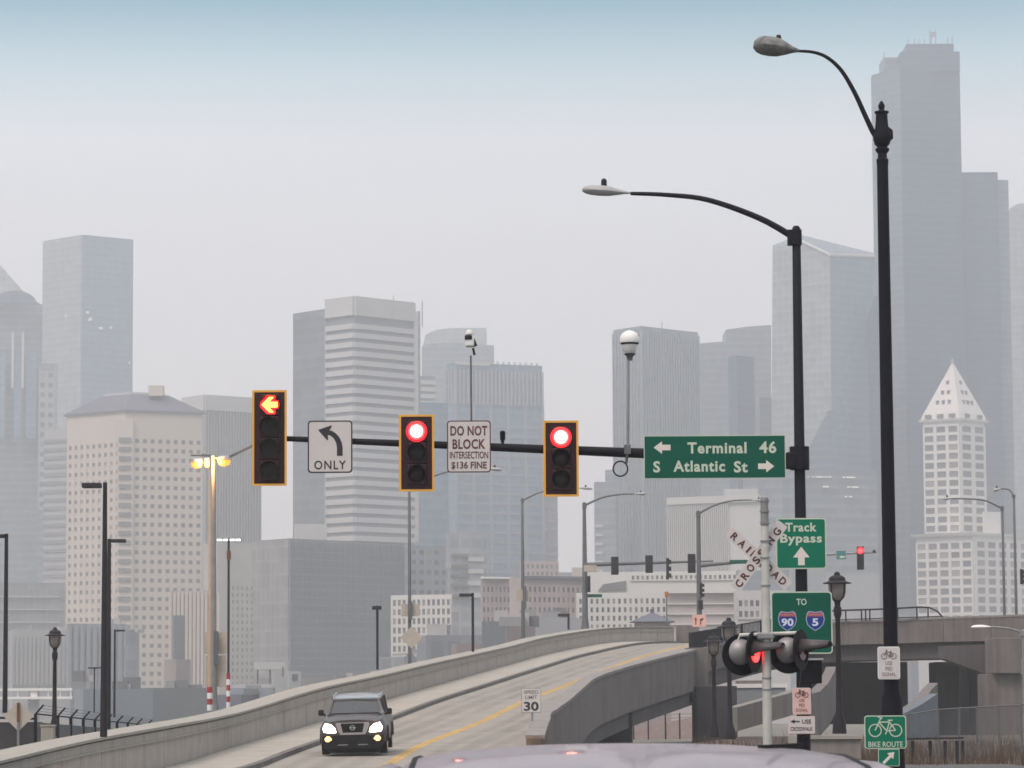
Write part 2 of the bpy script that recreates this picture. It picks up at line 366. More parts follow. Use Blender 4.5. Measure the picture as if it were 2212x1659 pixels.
roff = lambda s: 0.25*(rtab(s-4, 1)+2*rtab(s, 1)+rtab(s+4, 1))
# road slabs: the transverse joints of the concrete paving are recessed gaps
M['rust_stained'] = mat('rust_stained_concrete', (0.15, 0.095, 0.065), 0.9, var=0.35, scale=1.5, streak=0.5)
road_joint = mat('joint_filler', (0.075, 0.07, 0.062), 0.9, var=0.2)
CONC_ROAD = mat('ramp_paving', (0.26, 0.238, 0.204), 0.9, var=0.11, scale=0.5, bump=0.15)
road = sweep(ROADS0, SEND, 2.16, roff, -0.75, -0.172).build('road', road_joint); tag(road, kind='structure')
s = ROADS0; k = 0
while s < SEND-1:
    e = min(SEND, s+6.0)
    for o0, o1 in ((2.17, 5.50), (5.53, roff)):
        sweep(s, e-0.06, o0, o1, -0.70, -0.15, step=1.5).build('paving_slab', CONC_ROAD, road)
    s = e
def yl(o, nm):
    tag(sweep(ROADS0, SEND, o, o+0.15, -0.155, -0.146, step=1.5).build(nm, M['yline'], road))
yl(5.49, 'yellow_line'); yl(5.68, 'yellow_line')
# wear left by tyres and oil drips: thin worn film 4 mm over the slabs
def wear_mat():
    m, t, b = new_mat('tyre_wear'); b.inputs['Base Color'].default_value = (0.11, 0.098, 0.085, 1); b.inputs['Roughness'].default_value = 0.8
    at = t.nodes.new('ShaderNodeAttribute'); at.attribute_name = 'wear'; tc = t.nodes.new('ShaderNodeTexCoord'); mp = t.nodes.new('ShaderNodeMapping'); mp.inputs['Scale'].default_value = (1.2, 0.03, 1)
    n = t.nodes.new('ShaderNodeTexNoise'); n.inputs['Scale'].default_value = 1.0; n.inputs['Detail'].default_value = 7; L_(t, tc.outputs['Object'], mp.inputs[0]); L_(t, mp.outputs[0], n.inputs['Vector'])
    r = t.nodes.new('ShaderNodeMapRange'); r.inputs[1].default_value = .35; r.inputs[2].default_value = .75; r.inputs[3].default_value = 0.08; r.inputs[4].default_value = 0.24; L_(t, n.outputs['Fac'], r.inputs[0])
    mu = t.nodes.new('ShaderNodeMath'); mu.operation = 'MULTIPLY'; L_(t, r.outputs[0], mu.inputs[0]); L_(t, at.outputs['Fac'], mu.inputs[1]); L_(t, mu.outputs[0], b.inputs['Alpha']); return m
WEAR = wear_mat()
for oc, hw_, k_ in ((2.95, .32, .7), (4.65, .32, .7), (3.8, .45, .9), (6.65, .32, .7), (8.25, .32, .7), (7.45, .45, .9)):
    v = []; f = []; al = []; n_ = 110
    for i in range(n_+1):
        s = ROADS0+(SEND-ROADS0)*i/n_
        for j, a_ in ((-1, 0), (-.4, 1), (.4, 1), (1, 0)): v.append(pt(s, oc+hw_*j, dz=-0.146)); al.append(a_*k_)
    for i in range(n_):
        for j in range(3): f.append((4*i+j, 4*i+j+1, 4*i+j+5, 4*i+j+4))
    o = MB().add(v, f).build('tyre_track', WEAR, road); at_ = o.data.attributes.new('wear', 'FLOAT', 'POINT'); at_.data.foreach_set('value', al)
sw = sweep(ROADS0, SEND, -0.02, 1.98, -0.6, -0.012).build('sidewalk', road_joint); tag(sw, kind='structure')
s = ROADS0
while s < SEND-1:
    e = min(SEND, s+3.0)
    sweep(s, e-0.03, 0.0, 1.97, -0.5, 0.0, step=1.5).build('paving_slab', M['sidewalk'], sw)
    s = e
cb = tag(sweep(ROADS0, SEND, 1.98, 2.16, -0.6, -0.008).build('kerb', M['curb']), kind='structure')
# light arrow-shaped patches on the asphalt are left to the paving; left barrier
zt = lambda s: along(s)[3]
lb = thing('concrete_barrier', 'long pale concrete barrier wall on the left of the ramp, beside the sidewalk', 'barrier', (0, 0, 0))
s = 0.0
while s < SEND-0.5:
    e = min(SEND, s+3.6)
    hgt = lambda q, f: along(q)[2]+(along(q)[3]-along(q)[2])*f
    sweep(s, e-0.06, -0.72, -0.06, -2.4, lambda q: hgt(q, 0.66), step=1.2).build('wall_panel', M['concrete'], lb)
    sweep(s, e-0.015, -0.76, 0.0, lambda q: hgt(q, 0.66), lambda q: hgt(q, 0.70), step=1.2).build('ledge', M['concrete_cap'], lb)
    sweep(s, e-0.03, -0.70, -0.08, lambda q: hgt(q, 0.70), lambda q: hgt(q, 0.89), step=1.2).build('upper_panel', M['concrete'], lb)
    sweep(s, e-0.02, -0.98, 0.0, lambda q: hgt(q, 0.935), lambda q: hgt(q, 1.0), step=1.2).build('coping', M['concrete_cap'], lb)
    sweep(s, e-0.03, -0.66, -0.14, lambda q: hgt(q, 0.89), lambda q: hgt(q, 0.935), step=1.2).build('coping_shade', M['curb'], lb)  # dark strip paints the shadow under the coping overhang
    s = e
# end block of the left barrier
p = along(SEND); m = MB(); m.hexa([pt(SEND, -1.0, z=p[2]-1), pt(SEND, 0.15, z=p[2]-1), pt(SEND, 0.15, z=p[2]-1), pt(SEND, -1.0, z=p[2]-1)],
       [pt(SEND, -1.0, z=p[3]), pt(SEND, 0.15, z=p[3]), pt(SEND, 0.15, z=p[3]), pt(SEND, -1.0, z=p[3])])
m = MB(); m.box((p[0]+0.75, p[1]+0.6, p[3]-1.2), (1.5, 1.4, 2.6)); m.build('end_block', M['concrete_dark'], lb, bevel=0.03)
# right barrier
rb = thing('concrete_barrier', 'dark concrete parapet right of the ramp, rust stained at its rounded near end', 'barrier', (0, 0, 0))
s1, s2 = RT[0][0]+0.4, RT[-1][0]
def ztr(q):
    return rtab(q, 2)
s = s1
while s < s2-0.5:
    e = min(s2, s+6.2)
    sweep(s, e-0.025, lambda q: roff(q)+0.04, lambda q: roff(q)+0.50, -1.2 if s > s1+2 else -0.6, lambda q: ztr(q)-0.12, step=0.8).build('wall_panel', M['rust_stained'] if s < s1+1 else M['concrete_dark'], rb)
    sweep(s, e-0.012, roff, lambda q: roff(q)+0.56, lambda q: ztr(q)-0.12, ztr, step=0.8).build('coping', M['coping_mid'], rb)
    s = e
a = pt(s1, roff(s1)+0.27, dz=0); m = MB(); m.lathe([(0.25, -0.6), (0.25, rtab(s1, 2)-along(s1)[2]-0.10), (0.20, rtab(s1, 2)-along(s1)[2]-0.04)], (a[0], a[1], a[2]), 20)
m.build('rounded_end', M['rust_stained'], rb, smooth=True)
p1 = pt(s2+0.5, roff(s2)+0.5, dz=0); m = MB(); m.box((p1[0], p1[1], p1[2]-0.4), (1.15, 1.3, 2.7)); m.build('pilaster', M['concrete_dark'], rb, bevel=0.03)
# ramp structure beneath: girder and near retaining wall
gd = thing('ramp_girder', 'dark concrete side girder and abutment below the right parapet of the ramp', 'bridge', (0, 0, 0))
sA, sB = at_D(118), RT[-1][0]
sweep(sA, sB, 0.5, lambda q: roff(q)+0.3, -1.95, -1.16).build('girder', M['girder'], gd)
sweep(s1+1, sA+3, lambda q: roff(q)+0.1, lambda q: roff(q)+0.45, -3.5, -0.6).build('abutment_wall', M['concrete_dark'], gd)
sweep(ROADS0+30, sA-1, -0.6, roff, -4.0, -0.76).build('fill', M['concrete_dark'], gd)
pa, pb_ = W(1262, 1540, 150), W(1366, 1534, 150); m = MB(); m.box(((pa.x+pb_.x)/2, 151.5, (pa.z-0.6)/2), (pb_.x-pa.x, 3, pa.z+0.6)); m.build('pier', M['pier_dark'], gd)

# overpass that crosses behind, from the top of the ramp to the right edge
OB = [(1489, 1406, 172.5), (1540, 1393, 180), (1600, 1378, 186), (1660, 1364, 191), (1740, 1351, 190), (1814, 1341, 188), (1938, 1337, 185), (2038, 1333, 182), (2140, 1329.5, 179), (2260, 1325, 176), (2400, 1320, 173)]
OBP = [W(*t) for t in OB]
ov = thing('overpass', 'wide concrete overpass crossing behind the railroad signal to the right edge', 'bridge', (0, 0, 0))
def obar(pts, y0, y1, z0, z1, name, matl, parent=ov, gap=0.0, per=1, **kw):
    for i in range(0, len(pts)-1):
        a, b = pts[i], pts[i+1]; d = (b-a); L = d.length; n = max(1, int(L/4.2)) if per else 1
        for j in range(n):
            p, q2 = a+d*(j/n), a+d*((j+1)/n)-d*(gap/L)
            m = MB(); m.hexa([(p.x, p.y+y0, p.z+z0), (q2.x, q2.y+y0, q2.z+z0), (q2.x, q2.y+y1, q2.z+z0), (p.x, p.y+y1, p.z+z0)],
                             [(p.x, p.y+y0, p.z+z1), (q2.x, q2.y+y0, q2.z+z1), (q2.x, q2.y+y1, q2.z+z1), (p.x, p.y+y1, p.z+z1)])
            m.build(name, matl, parent, **kw)
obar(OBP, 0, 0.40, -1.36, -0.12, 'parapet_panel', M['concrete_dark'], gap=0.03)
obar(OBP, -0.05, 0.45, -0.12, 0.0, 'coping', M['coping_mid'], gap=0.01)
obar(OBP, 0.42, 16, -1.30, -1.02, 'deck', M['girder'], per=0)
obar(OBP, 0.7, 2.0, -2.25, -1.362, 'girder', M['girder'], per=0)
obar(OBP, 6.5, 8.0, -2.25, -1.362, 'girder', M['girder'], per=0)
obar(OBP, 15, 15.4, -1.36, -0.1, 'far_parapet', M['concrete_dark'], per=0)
# metal fence on the parapet by the ramp top
fn = thing('metal_fence', 'black picket fence on the parapet between the ramp top and the railroad signal', 'fence', (0, 0, 0))
fa = [W(1490, 1368, 183), W(1560, 1356, 188), W(1645, 1341, 191), W(1700, 1334, 191)]
fbz = [W(1490, 1406, 183).z, W(1560, 1388, 188).z, W(1645, 1366, 191).z, W(1700, 1357, 191).z]
mb = MB()
for i in range(3):
    a, b = fa[i], fa[i+1]
    MB().tube([a+Vector((0, 0.2, 0)), b+Vector((0, 0.2, 0))], 0.035, 6).build('top_rail', M['black'], fn)
    n = int((b-a).length/0.13)
    for j in range(n):
        t = j/n; p = a.lerp(b, t); zb_ = fbz[i]*(1-t)+fbz[i+1]*t
        mb.box((p.x, p.y+0.2, (p.z+zb_)/2), (0.05, 0.03, p.z-zb_))
tag(mb.build('picket', M['black'], fn), kind='stuff')
m = MB()
for t in range(6):
    i = min(2, t//2); f_ = (t % 2)*0.5; p = fa[i].lerp(fa[i+1], f_); zb_ = fbz[i]*(1-f_)+fbz[i+1]*f_
    MB().box((p.x, p.y+0.2, (p.z+zb_)/2), (0.1, 0.1, p.z-zb_+0.1)).build('post', M['black'], fn)
# handrail over the right overpass
hr = thing('handrail', 'thin dark handrail with paired posts on the overpass, curving down at its right end', 'railing', (0, 0, 0))
hp = [W(1700, 1326, 189.3), W(1810, 1318.5, 187.5), W(1901, 1315.6, 185.6), W(1990, 1311, 183.4), W(2010, 1312.5, 182.8), W(2026, 1320, 182.3), W(2037, 1332, 182)]
MB().tube([p+Vector((0, 0.3, 0)) for p in hp], 0.05, 6).build('top_rail', M['darkbrown'], hr)
MB().tube([W(1700, 1344, 189.3)+Vector((0, .3, 0)), W(1814, 1338.5, 187.5)+Vector((0, .3, 0)), W(2036, 1331.0, 182)+Vector((0, .3, 0))], 0.03, 6).build('bottom_rail', M['darkbrown'], hr)
for px in (1740, 1771, 1828, 1862, 1871, 1880, 1940, 1982, 2006):
    D = 187.5-(px-1810)*0.0245; zt_ = 1318.5-(px-1810)*0.038+(2 if px > 2000 else 0); zb_ = 1343-(px-1810)*0.04
    p = W(px, zt_, D); MB().box((p.x, D+0.3, (p.z+ZW(px, zb_, D))/2), (0.08, 0.06, p.z-ZW(px, zb_, D))).build('post', M['darkbrown'], hr)
# piers of the overpass
def pier(px0, px1, ytop, D, name, label, matl, dy=1.6, ybot=None, parent=ov, lab=None):
    a, b = W(px0, ytop, D), W(px1, ytop, D); zb = -0.62 if ybot is None else ZW(px0, ybot, D)
    m = MB(); m.box(((a.x+b.x)/2, D+dy/2, (a.z+zb)/2), (b.x-a.x, dy, a.z-zb)); return m.build(name, matl, parent, bevel=0.04, label=lab)
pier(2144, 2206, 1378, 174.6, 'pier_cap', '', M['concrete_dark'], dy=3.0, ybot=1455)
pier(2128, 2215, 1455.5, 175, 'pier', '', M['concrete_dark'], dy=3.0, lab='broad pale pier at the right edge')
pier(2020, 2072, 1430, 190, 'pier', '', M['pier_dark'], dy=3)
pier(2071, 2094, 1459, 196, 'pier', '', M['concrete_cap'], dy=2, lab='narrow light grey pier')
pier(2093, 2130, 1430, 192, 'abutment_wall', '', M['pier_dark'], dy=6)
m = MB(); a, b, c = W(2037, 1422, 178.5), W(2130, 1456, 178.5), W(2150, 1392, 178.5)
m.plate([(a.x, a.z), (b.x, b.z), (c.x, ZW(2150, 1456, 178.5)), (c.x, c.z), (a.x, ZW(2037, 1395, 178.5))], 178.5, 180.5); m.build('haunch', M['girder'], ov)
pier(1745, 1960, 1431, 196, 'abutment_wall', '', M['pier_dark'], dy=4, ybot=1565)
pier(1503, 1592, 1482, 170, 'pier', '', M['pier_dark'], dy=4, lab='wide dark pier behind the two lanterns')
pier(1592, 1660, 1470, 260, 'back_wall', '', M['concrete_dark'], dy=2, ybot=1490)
# curved lower ramp seen under the overpass
def wallstrip(name, label, cat, pts, h, matl, th=0.5, capm=None):
    t = thing(name, label, cat, (0, 0, 0)); P = [W(*q) for q in pts]
    for a, b in zip(P, P[1:]):
        d = b-a; n = max(1, int(d.length/4)); nn = Vector((-d.y, d.x, 0)).normalized()*th
        if nn.y < 0: nn = -nn
        for j in range(n):
            p, q = a+d*(j/n), a+d*((j+1)/n)-d.normalized()*0.03
            MB().hexa([(p.x, p.y, p.z-h), (q.x, q.y, q.z-h), (q.x+nn.x, q.y+nn.y, q.z-h), (p.x+nn.x, p.y+nn.y, p.z-h)],
                      [(p.x, p.y, p.z), (q.x, q.y, q.z), (q.x+nn.x, q.y+nn.y, q.z), (p.x+nn.x, p.y+nn.y, p.z)]).build('wall_panel', matl, t)
    return t
lowconc = mat('low_ramp_concrete', (0.22, 0.195, 0.175), 0.9, var=0.1, scale=0.6, streak=0.4)
wallstrip('ramp_wall', 'light concrete wall of the lower ramp rising to the right behind the railroad signal pole', 'wall',
          [(1592, 1528, 160), (1650, 1512, 164), (1700, 1499, 168), (1742, 1484, 172)], 1.15, lowconc)
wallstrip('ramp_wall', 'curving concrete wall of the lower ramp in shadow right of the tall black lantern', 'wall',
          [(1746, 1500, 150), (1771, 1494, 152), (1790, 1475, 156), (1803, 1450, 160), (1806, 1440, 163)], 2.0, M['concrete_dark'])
wallstrip('ramp_wall', 'curving concrete wall rising under the overpass right of the tall black street lamp', 'wall',
          [(1925, 1546, 160), (1960, 1535, 163), (1992, 1515, 166), (2012, 1490, 170), (2026, 1475, 174)], 1.0, M['concrete_dark'])
wallstrip('panel_wall', 'blue grey panel wall behind the chain link fence at right', 'wall', [(1925, 1556, 158), (1990, 1522, 162), (2026, 1498, 165)], 4.5, mat('blue_grey_panel', (0.12, 0.135, 0.155), 0.8))
wallstrip('brick_wall', 'reddish low wall under the ramp between fence posts', 'wall', [(1362, 1574, 248), (1440, 1560, 248), (1508, 1547, 248)], 2.4, mat('red_grey_wall', (0.34, 0.26, 0.24), 0.9))
# fence lattice seen under the ramp
sf = thing('metal_fence', 'dark post fence with thin pale rails seen through the gap under the ramp', 'fence', (0, 0, 0))
for px in (1368, 1400, 1437, 1468, 1500):
    p = W(px, 1500 if px in (1368,) else 1540, 240); MB().box((p.x, 240, (p.z-0.6)/2), (0.10, 0.1, p.z+0.6)).build('post', M['darkbrown'], sf)
for y in (1545, 1553):
    MB().tube([W(1365, y, 240), W(1506, y-4, 240)], 0.03, 5).build('rail', M['galv'], sf)
# white car roof line and bus-like vehicle in the gap behind the signal pole
vb = thing('parked_truck', 'white topped grey trailer seen in the gap beside the railroad signal pole', 'trailer', W(1640, 1560, 230))
o = vb.location
def lb_(px, py, D): return W(px, py, D)-o
a, b = lb_(1590, 1480, 230), lb_(1700, 1476, 230)
MB().box(((a.x+b.x)/2, 1.2, a.z-0.05), (b.x-a.x, 2.6, 0.28)).build('roof_edge', M['white'], vb)
MB().box(((a.x+b.x)/2, 1.2, a.z-1.0), (b.x-a.x-0.2, 2.4, 1.6)).build('body', mat('trailer_grey', (0.22, 0.24, 0.26), 0.6), vb)
for xx in (a.x+0.6, b.x-0.6):
    MB().tube([(xx, -0.05, a.z-1.9), (xx, 0.3, a.z-1.9)], 0.45, 16).build('wheel', M['rubber'], vb)
# chain link fence bottom right
cf = thing('chain_link_fence', 'tall grey chain link fence in front of the overpass piers at bottom right', 'fence', (0, 0, 0))
fa2 = [(1935, 1548, 112), (2026, 1533, 112), (2110, 1528, 112), (2230, 1521, 112)]
FP = [W(*q) for q in fa2]; wm = MB()
for a, b in zip(FP, FP[1:]):
    n = max(2, int((b-a).length/0.09))
    for j in range(n):
        t = j/n; p = a.lerp(b, t); h = p.z+0.55
        wm.tube([p, (p.x+h*0.9, p.y, p.z-h)], 0.008, 3, cap=False) if p.x+h*0.9 < FP[-1].x+1 else None
        wm.tube([p, (p.x-h*0.9, p.y, p.z-h)], 0.008, 3, cap=False) if p.x-h*0.9 > FP[0].x-0.1 else None
    MB().tube([a, b], 0.025, 6).build('top_rail', M['galv_dark'], cf)
tag(wm.build('mesh', M['galv_dark'], cf), kind='stuff')
for px in (1935, 1962, 2026, 2071, 2110, 2157, 2205):
    i = 0
    while i < 2 and fa2[i+1][0] < px: i += 1
    t = (px-fa2[i][0])/(fa2[i+1][0]-fa2[i][0]); p = FP[i].lerp(FP[i+1], t)
    MB().tube([(p.x, p.y, -0.6), (p.x, p.y, p.z+0.05)], 0.035, 8).build('post', M['galv_dark'], cf)
# low guard rail in front of it
lg = thing('timber_guardrail', 'low rust brown rail on dark posts at the foot of the chain link fence', 'railing', (0, 0, 0))
a, b = W(1930, 1597, 106), W(2082, 1594, 106)
MB().beam(a, b, 0.08, 0.06).build('rail', M['darkbrown'], lg)
for px in (1935, 1972, 2010, 2042, 2068, 2080):
    p = W(px, 1598, 106); MB().box((p.x, p.y+0.1, (p.z-0.6)/2-0.03), (0.1, 0.1, p.z+0.6)).build('post', M['darkbrown'], lg)
# dark concrete plinth by the crosswalk sign
pb = thing('concrete_block_wall', 'low pale concrete curb wall behind the crosswalk sign', 'wall', W(1780, 1620, 92))
MB().box((0.05, 0, 0.02), (1.9, 0.5, 0.55)).build('block', lowconc, pb, bevel=0.02)
MB().box((0.05, -0.02, 0.35), (1.98, 0.62, 0.1)).build('coping', M['concrete_cap'], pb)
for px in (1716,):
    p = W(px, 1612, 90)-pb.location; MB().box((p.x, p.y, p.z-0.2), (0.3, 0.3, 0.9)).build('end_post', M['concrete_cap'], pb)
# dry verge with weeds
dm = MB(); A = [W(1200, 1640, 0), 0]
dm.add([(1.2, 92, -0.30), (16, 92, -0.25), (30, 150, -0.1), (3.5, 118, 0.05), (12, 175, 0.15), (30, 175, 0.15)], [(0, 1, 2, 3), (3, 2, 5, 4)])
tag(dm.build('verge', M['dirt']), kind='structure')
rnd = random.Random(3); wd = MB()
for i in range(9000):
    D = rnd.uniform(96, 150); x = rnd.uniform(2.2+(D-96)*0.12, 17.5+(D-96)*.1); dens = math.sin(x*1.7)+math.sin(x*0.6+D*0.3)
    if dens < -0.3: continue
    h = rnd.uniform(0.15, 0.5)*(1+0.4*max(0, dens)); a = rnd.uniform(0, 6.28); dx, dy = math.cos(a)*0.025, math.sin(a)*0.025
    lx, ly = rnd.gauss(0, 0.12)*h*2, rnd.gauss(0, .1)*h*2
    wd.add([(x-dx, D-dy, -0.35), (x+dx, D+dy, -0.35), (x+lx, D+ly, -0.1+h)], [(0, 1, 2)])
tag(wd.build('dry_grass', mat('dry_grass', (0.085, 0.052, 0.030), 0.95, var=0.35, scale=2.0)), 'dry brown weeds on the verge below the overpass', 'grass', kind='stuff')
# ================================================================== skyline
PANE = [mat('window_glass_%d' % i, c, 0.25, var=0.15, scale=0.5) for i, c in enumerate([(0.12, 0.115, 0.12), (0.15, 0.145, 0.15), (0.27, 0.25, 0.235), (0.09, 0.095, 0.11)])]
ROOFU = [mat('roof_unit_grey', (0.24, 0.245, 0.25), 0.7, scale=0.5), mat('roof_unit_pale', (0.38, 0.37, 0.36), 0.7, scale=0.5), mat('roof_unit_dark', (0.13, 0.135, 0.145), 0.7, scale=0.5)]
class Bld:
    def __init__(s, name, label, lp, cp, rp, ytop, D, dl, dr, matl, cat='building', group=None, wall='wall', ybot=None, zbot=-0.6):
        s.C = W(cp, ytop, D); s.zt = s.C.z
        s.Lp = Vector((W(lp, ytop, D+dl).x, D+dl)); s.Rp = Vector((W(rp, ytop, D+dr).x, D+dr)); s.D = D; s.cp = cp
        s.root = thing(name, label, cat, (s.C.x, D, 0), group=group); s.o = Vector((s.C.x, D, 0))
        s.Cp = Vector((s.C.x, D))
        if lp == cp: s.Lp = Vector((s.C.x+0.002*D*0, D+max(12, dl)))
        s.zb = zbot if ybot is None else ZW(cp, ybot, D)
        s.mat = matl; s.panes = []
        B = s.Lp+s.Rp-s.Cp
        if (s.Rp-s.Cp).length < 1: B = s.Lp+Vector((0, 15))
        s.foot = [s.Lp, s.Cp, s.Rp, B]
        s.block('wall' if wall is None else wall, [(p.x, p.y) for p in s.foot], s.zb, s.zt, matl)
        if D <= 900 and ybot is None and 'low_building' in name:       # vents and plant on the near low roofs
            rg = random.Random(int(lp*7+rp)); e = s.Rp-s.Cp
            for _ in range(3):
                q = s.Cp+e*rg.uniform(0.08, 0.92)-s.o.xy; hh = rg.uniform(0.5, 1.5); MB().box((q.x, q.y+2.0, s.zt+hh/2), (rg.uniform(0.8, 3.0), 1.5, hh)).build('roof_unit', rg.choice(ROOFU), s.root)
    def block(s, name, foot, z0, z1, matl):
        m = MB(); m.prism([(x-s.o.x, y-s.o.y) for x, y in foot], z0, z1); return m.build(name, matl, s.root)
    def face(s, i):
        a, b = (s.Lp, s.Cp) if i == 0 else (s.Cp, s.Rp)
        d = (b-a); w_ = d.length; d = d/w_; n = Vector((d.y, -d.x)); return a, d, n, w_
    def z(s, y): return ZW(s.cp, y, s.D)
    def fbox(s, mb, i, u0, u1, z0, z1, d0, d1):      # box on a face, from depth d0 to d1 outwards
        a, d, n, w_ = s.face(i); P = []
        for z in (z0, z1):
            for u, k in ((u0, d0), (u0, d1), (u1, d1), (u1, d0)):
                q = a+d*(u*w_)+n*k; P.append((q.x-s.o.x, q.y-s.o.y, z))
        return mb.add(P, [(0, 3, 2, 1), (4, 5, 6, 7), (0, 1, 5, 4), (1, 2, 6, 5), (2, 3, 7, 6), (3, 0, 4, 7)])
    def grid(s, i, ncol, nrow, y0, y1, u0=0, u1=1, pw=0.3, ph=0.35, proud=0.45, matl=None, cols=None, skip=None):
        """raised lattice of piers and spandrels with one pane behind each opening"""
        matl = matl or s.mat; z1, z0 = s.z(y0), s.z(y1); a, d, n, w_ = s.face(i); cw = (u1-u0)/ncol; rh = (z1-z0)/nrow
        mb = MB()
        for c in range(ncol+1):
            u = u0+cw*c; hw = cw*pw/2; s.fbox(mb, i, max(u0, u-hw) if c else u0-0.0, min(u1, u+hw), z0, z1, 0, proud)
        for r in range(nrow+1):
            z = z0+rh*r; hh = rh*ph/2
            s.fbox(mb, i, u0, u1, max(z0, z-hh), min(z1, z+hh), 0, proud-0.06)
        mb.build('window_surround', matl, s.root)
        ang = math.atan2(d.y, d.x)
        W_, H_ = cw*w_*(1-pw)+0.02, rh*(1-ph)+0.02
        for r in range(nrow):
            for c in range(ncol):
                if skip and skip(c, r): continue
                q = a+d*((u0+cw*(c+0.5))*w_)+n*0.08
                s.panes.append((W_, H_, (q.x-s.o.x, q.y-s.o.y, z0+rh*(r+0.5)), ang))
    def flush_panes(s, limit=290, seed=1):
        r = random.Random(seed); cache = {}; rest = MB()
        idx = list(range(len(s.panes)))
        for j in idx:
            W_, H_, p, ang = s.panes[j]; k = (round(W_, 2), round(H_, 2), r.choice((0, 0, 0, 1, 1, 2, 3)))
            if j < limit:
                if k not in cache: cache[k] = MB().box((0, 0, 0), (W_, 0.1, H_)).mesh('window', PANE[k[2]])
                inst('window', cache[k], s.root, p, ang)
            else: rest.box(p, (W_, 0.1, H_), ang)
        if rest.v: tag(rest.build('window', PANE[0], s.root), kind='stuff')
        s.panes = []
    def piers(s, i, n, y0, y1, width, proud, matl, u0=0, u1=1, name='pier'):
        a, d, nn, w_ = s.face(i); z1, z0 = s.z(y0), s.z(y1); me = MB().box((0, 0, 0), (width, proud, z1-z0)).mesh(name, matl); ang = math.atan2(d.y, d.x)
        for k in range(n+1):
            q = a+d*((u0+(u1-u0)*k/n)*w_)+nn*(proud/2); inst(name, me, s.root, (q.x-s.o.x, q.y-s.o.y, (z0+z1)/2), ang)
    def bands(s, faces, y0, y1, n, frac, proud, matl, name='spandrel', u=(0, 1)):
        z1, z0 = s.z(y0), s.z(y1); p = (z1-z0)/n
        for i in faces:
            for k in range(n):
                mb = MB(); s.fbox(mb, i, u[0], u[1], z0+p*k, z0+p*(k+frac), 0, proud); mb.build(name, matl, s.root)
def outline(name, label, pts, D, depth, matl, cat='building', part='wall'):
    P = [W(x, y, D) for x, y in pts]; x0 = sum(p.x for p in P)/len(P); t = thing(name, label, cat, (x0, D, 0))
    m = MB(); m.plate([(p.x-x0, p.z) for p in P], 0, depth); m.build(part, matl, t); return t, x0
def oplate(t, x0, pts, D, y0, y1, matl, name):
    P = [W(x, y, D) for x, y in pts]; return MB().plate([(p.x-x0, p.z) for p in P], y0, y1).build(name, matl, t)

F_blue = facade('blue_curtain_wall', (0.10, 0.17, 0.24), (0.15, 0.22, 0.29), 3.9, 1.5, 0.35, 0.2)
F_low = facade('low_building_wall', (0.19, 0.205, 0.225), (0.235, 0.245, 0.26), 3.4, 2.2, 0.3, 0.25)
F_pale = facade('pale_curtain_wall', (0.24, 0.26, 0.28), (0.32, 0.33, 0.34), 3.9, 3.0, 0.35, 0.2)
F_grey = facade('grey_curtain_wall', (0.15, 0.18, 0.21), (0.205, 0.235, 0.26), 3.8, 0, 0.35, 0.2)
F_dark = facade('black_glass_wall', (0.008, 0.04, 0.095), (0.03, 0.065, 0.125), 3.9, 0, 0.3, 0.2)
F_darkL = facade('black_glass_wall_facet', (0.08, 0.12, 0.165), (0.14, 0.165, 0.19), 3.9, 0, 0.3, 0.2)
F_block = facade('dark_mullion_wall', (0.13, 0.14, 0.155), (0.19, 0.20, 0.215), 3.6, 1.35, 0.22, 0.28)
B_beige = mat('beige_precast', (0.52, 0.46, 0.40), 0.85, var=0.05, scale=0.1)
B_cream = mat('cream_terracotta', (0.56, 0.55, 0.52), 0.8, var=0.04, scale=0.1)
B_smith = mat('white_terracotta', (0.64, 0.615, 0.58), 0.8, var=0.04, scale=0.1)
B_white = mat('white_precast', (0.48, 0.47, 0.46), 0.8, var=0.04, scale=0.1)
B_grey = mat('grey_precast', (0.34, 0.34, 0.35), 0.8, var=0.06, scale=0.1)
B_bluegrey = mat('blue_grey_steel', (0.23, 0.26, 0.29), 0.6, var=0.06, scale=0.1)
B_roof = mat('slate_roof', (0.11, 0.115, 0.145), 0.8, var=0.1, scale=0.1)
B_brick = mat('pinkish_brick', (0.38, 0.32, 0.31), 0.9, var=0.12, scale=0.2)
B_brick2 = mat('brown_brick', (0.28, 0.235, 0.23), 0.9, var=0.12, scale=0.2)
B_darkglass = mat('dark_band_glass', (0.19, 0.20, 0.225), 0.35, var=0.06, scale=0.1)
B_slab = facade('dark_slab', (0.135, 0.155, 0.18), (0.165, 0.185, 0.21), 3.8, 0, 0.4)

# --- left tower with pyramid roof
b = Bld('pyramid_tower', 'glass tower with pyramid roof and arched gable cut by the left edge', -175, -55, 92, 655, 1750, 22, 8, F_grey, wall='wall')
m = MB(); ft = [Vector(p) for p in b.foot]; cen = sum(ft, Vector((0, 0)))/4
def frust(s, k0, k1, z0, z1, matl, name, cen=cen, ft=ft):
    m = MB(); q0 = [cen+(p-cen)*k0-s.o.xy for p in ft]; q1 = [cen+(p-cen)*k1-s.o.xy for p in ft]
    m.hexa([(p.x, p.y, z0) for p in q0], [(p.x, p.y, z1) for p in q1]); return m.build(name, matl, s.root)
frust(b, 0.99, 0.80, b.zt, b.z(640), B_roof, 'roof'); frust(b, 0.78, 0.02, b.z(639), b.z(520), F_pale, 'pyramid_roof')
a_ = W(32, 652, 1748.5)-b.o
arc = [(a_.x+11.5*math.cos(t*math.pi/12), a_.z-1+7.0*math.sin(t*math.pi/12)) for t in range(13)]
MB().plate(arc, a_.y-0.7, a_.y+1.2).build('arched_gable', F_darkL, b.root)
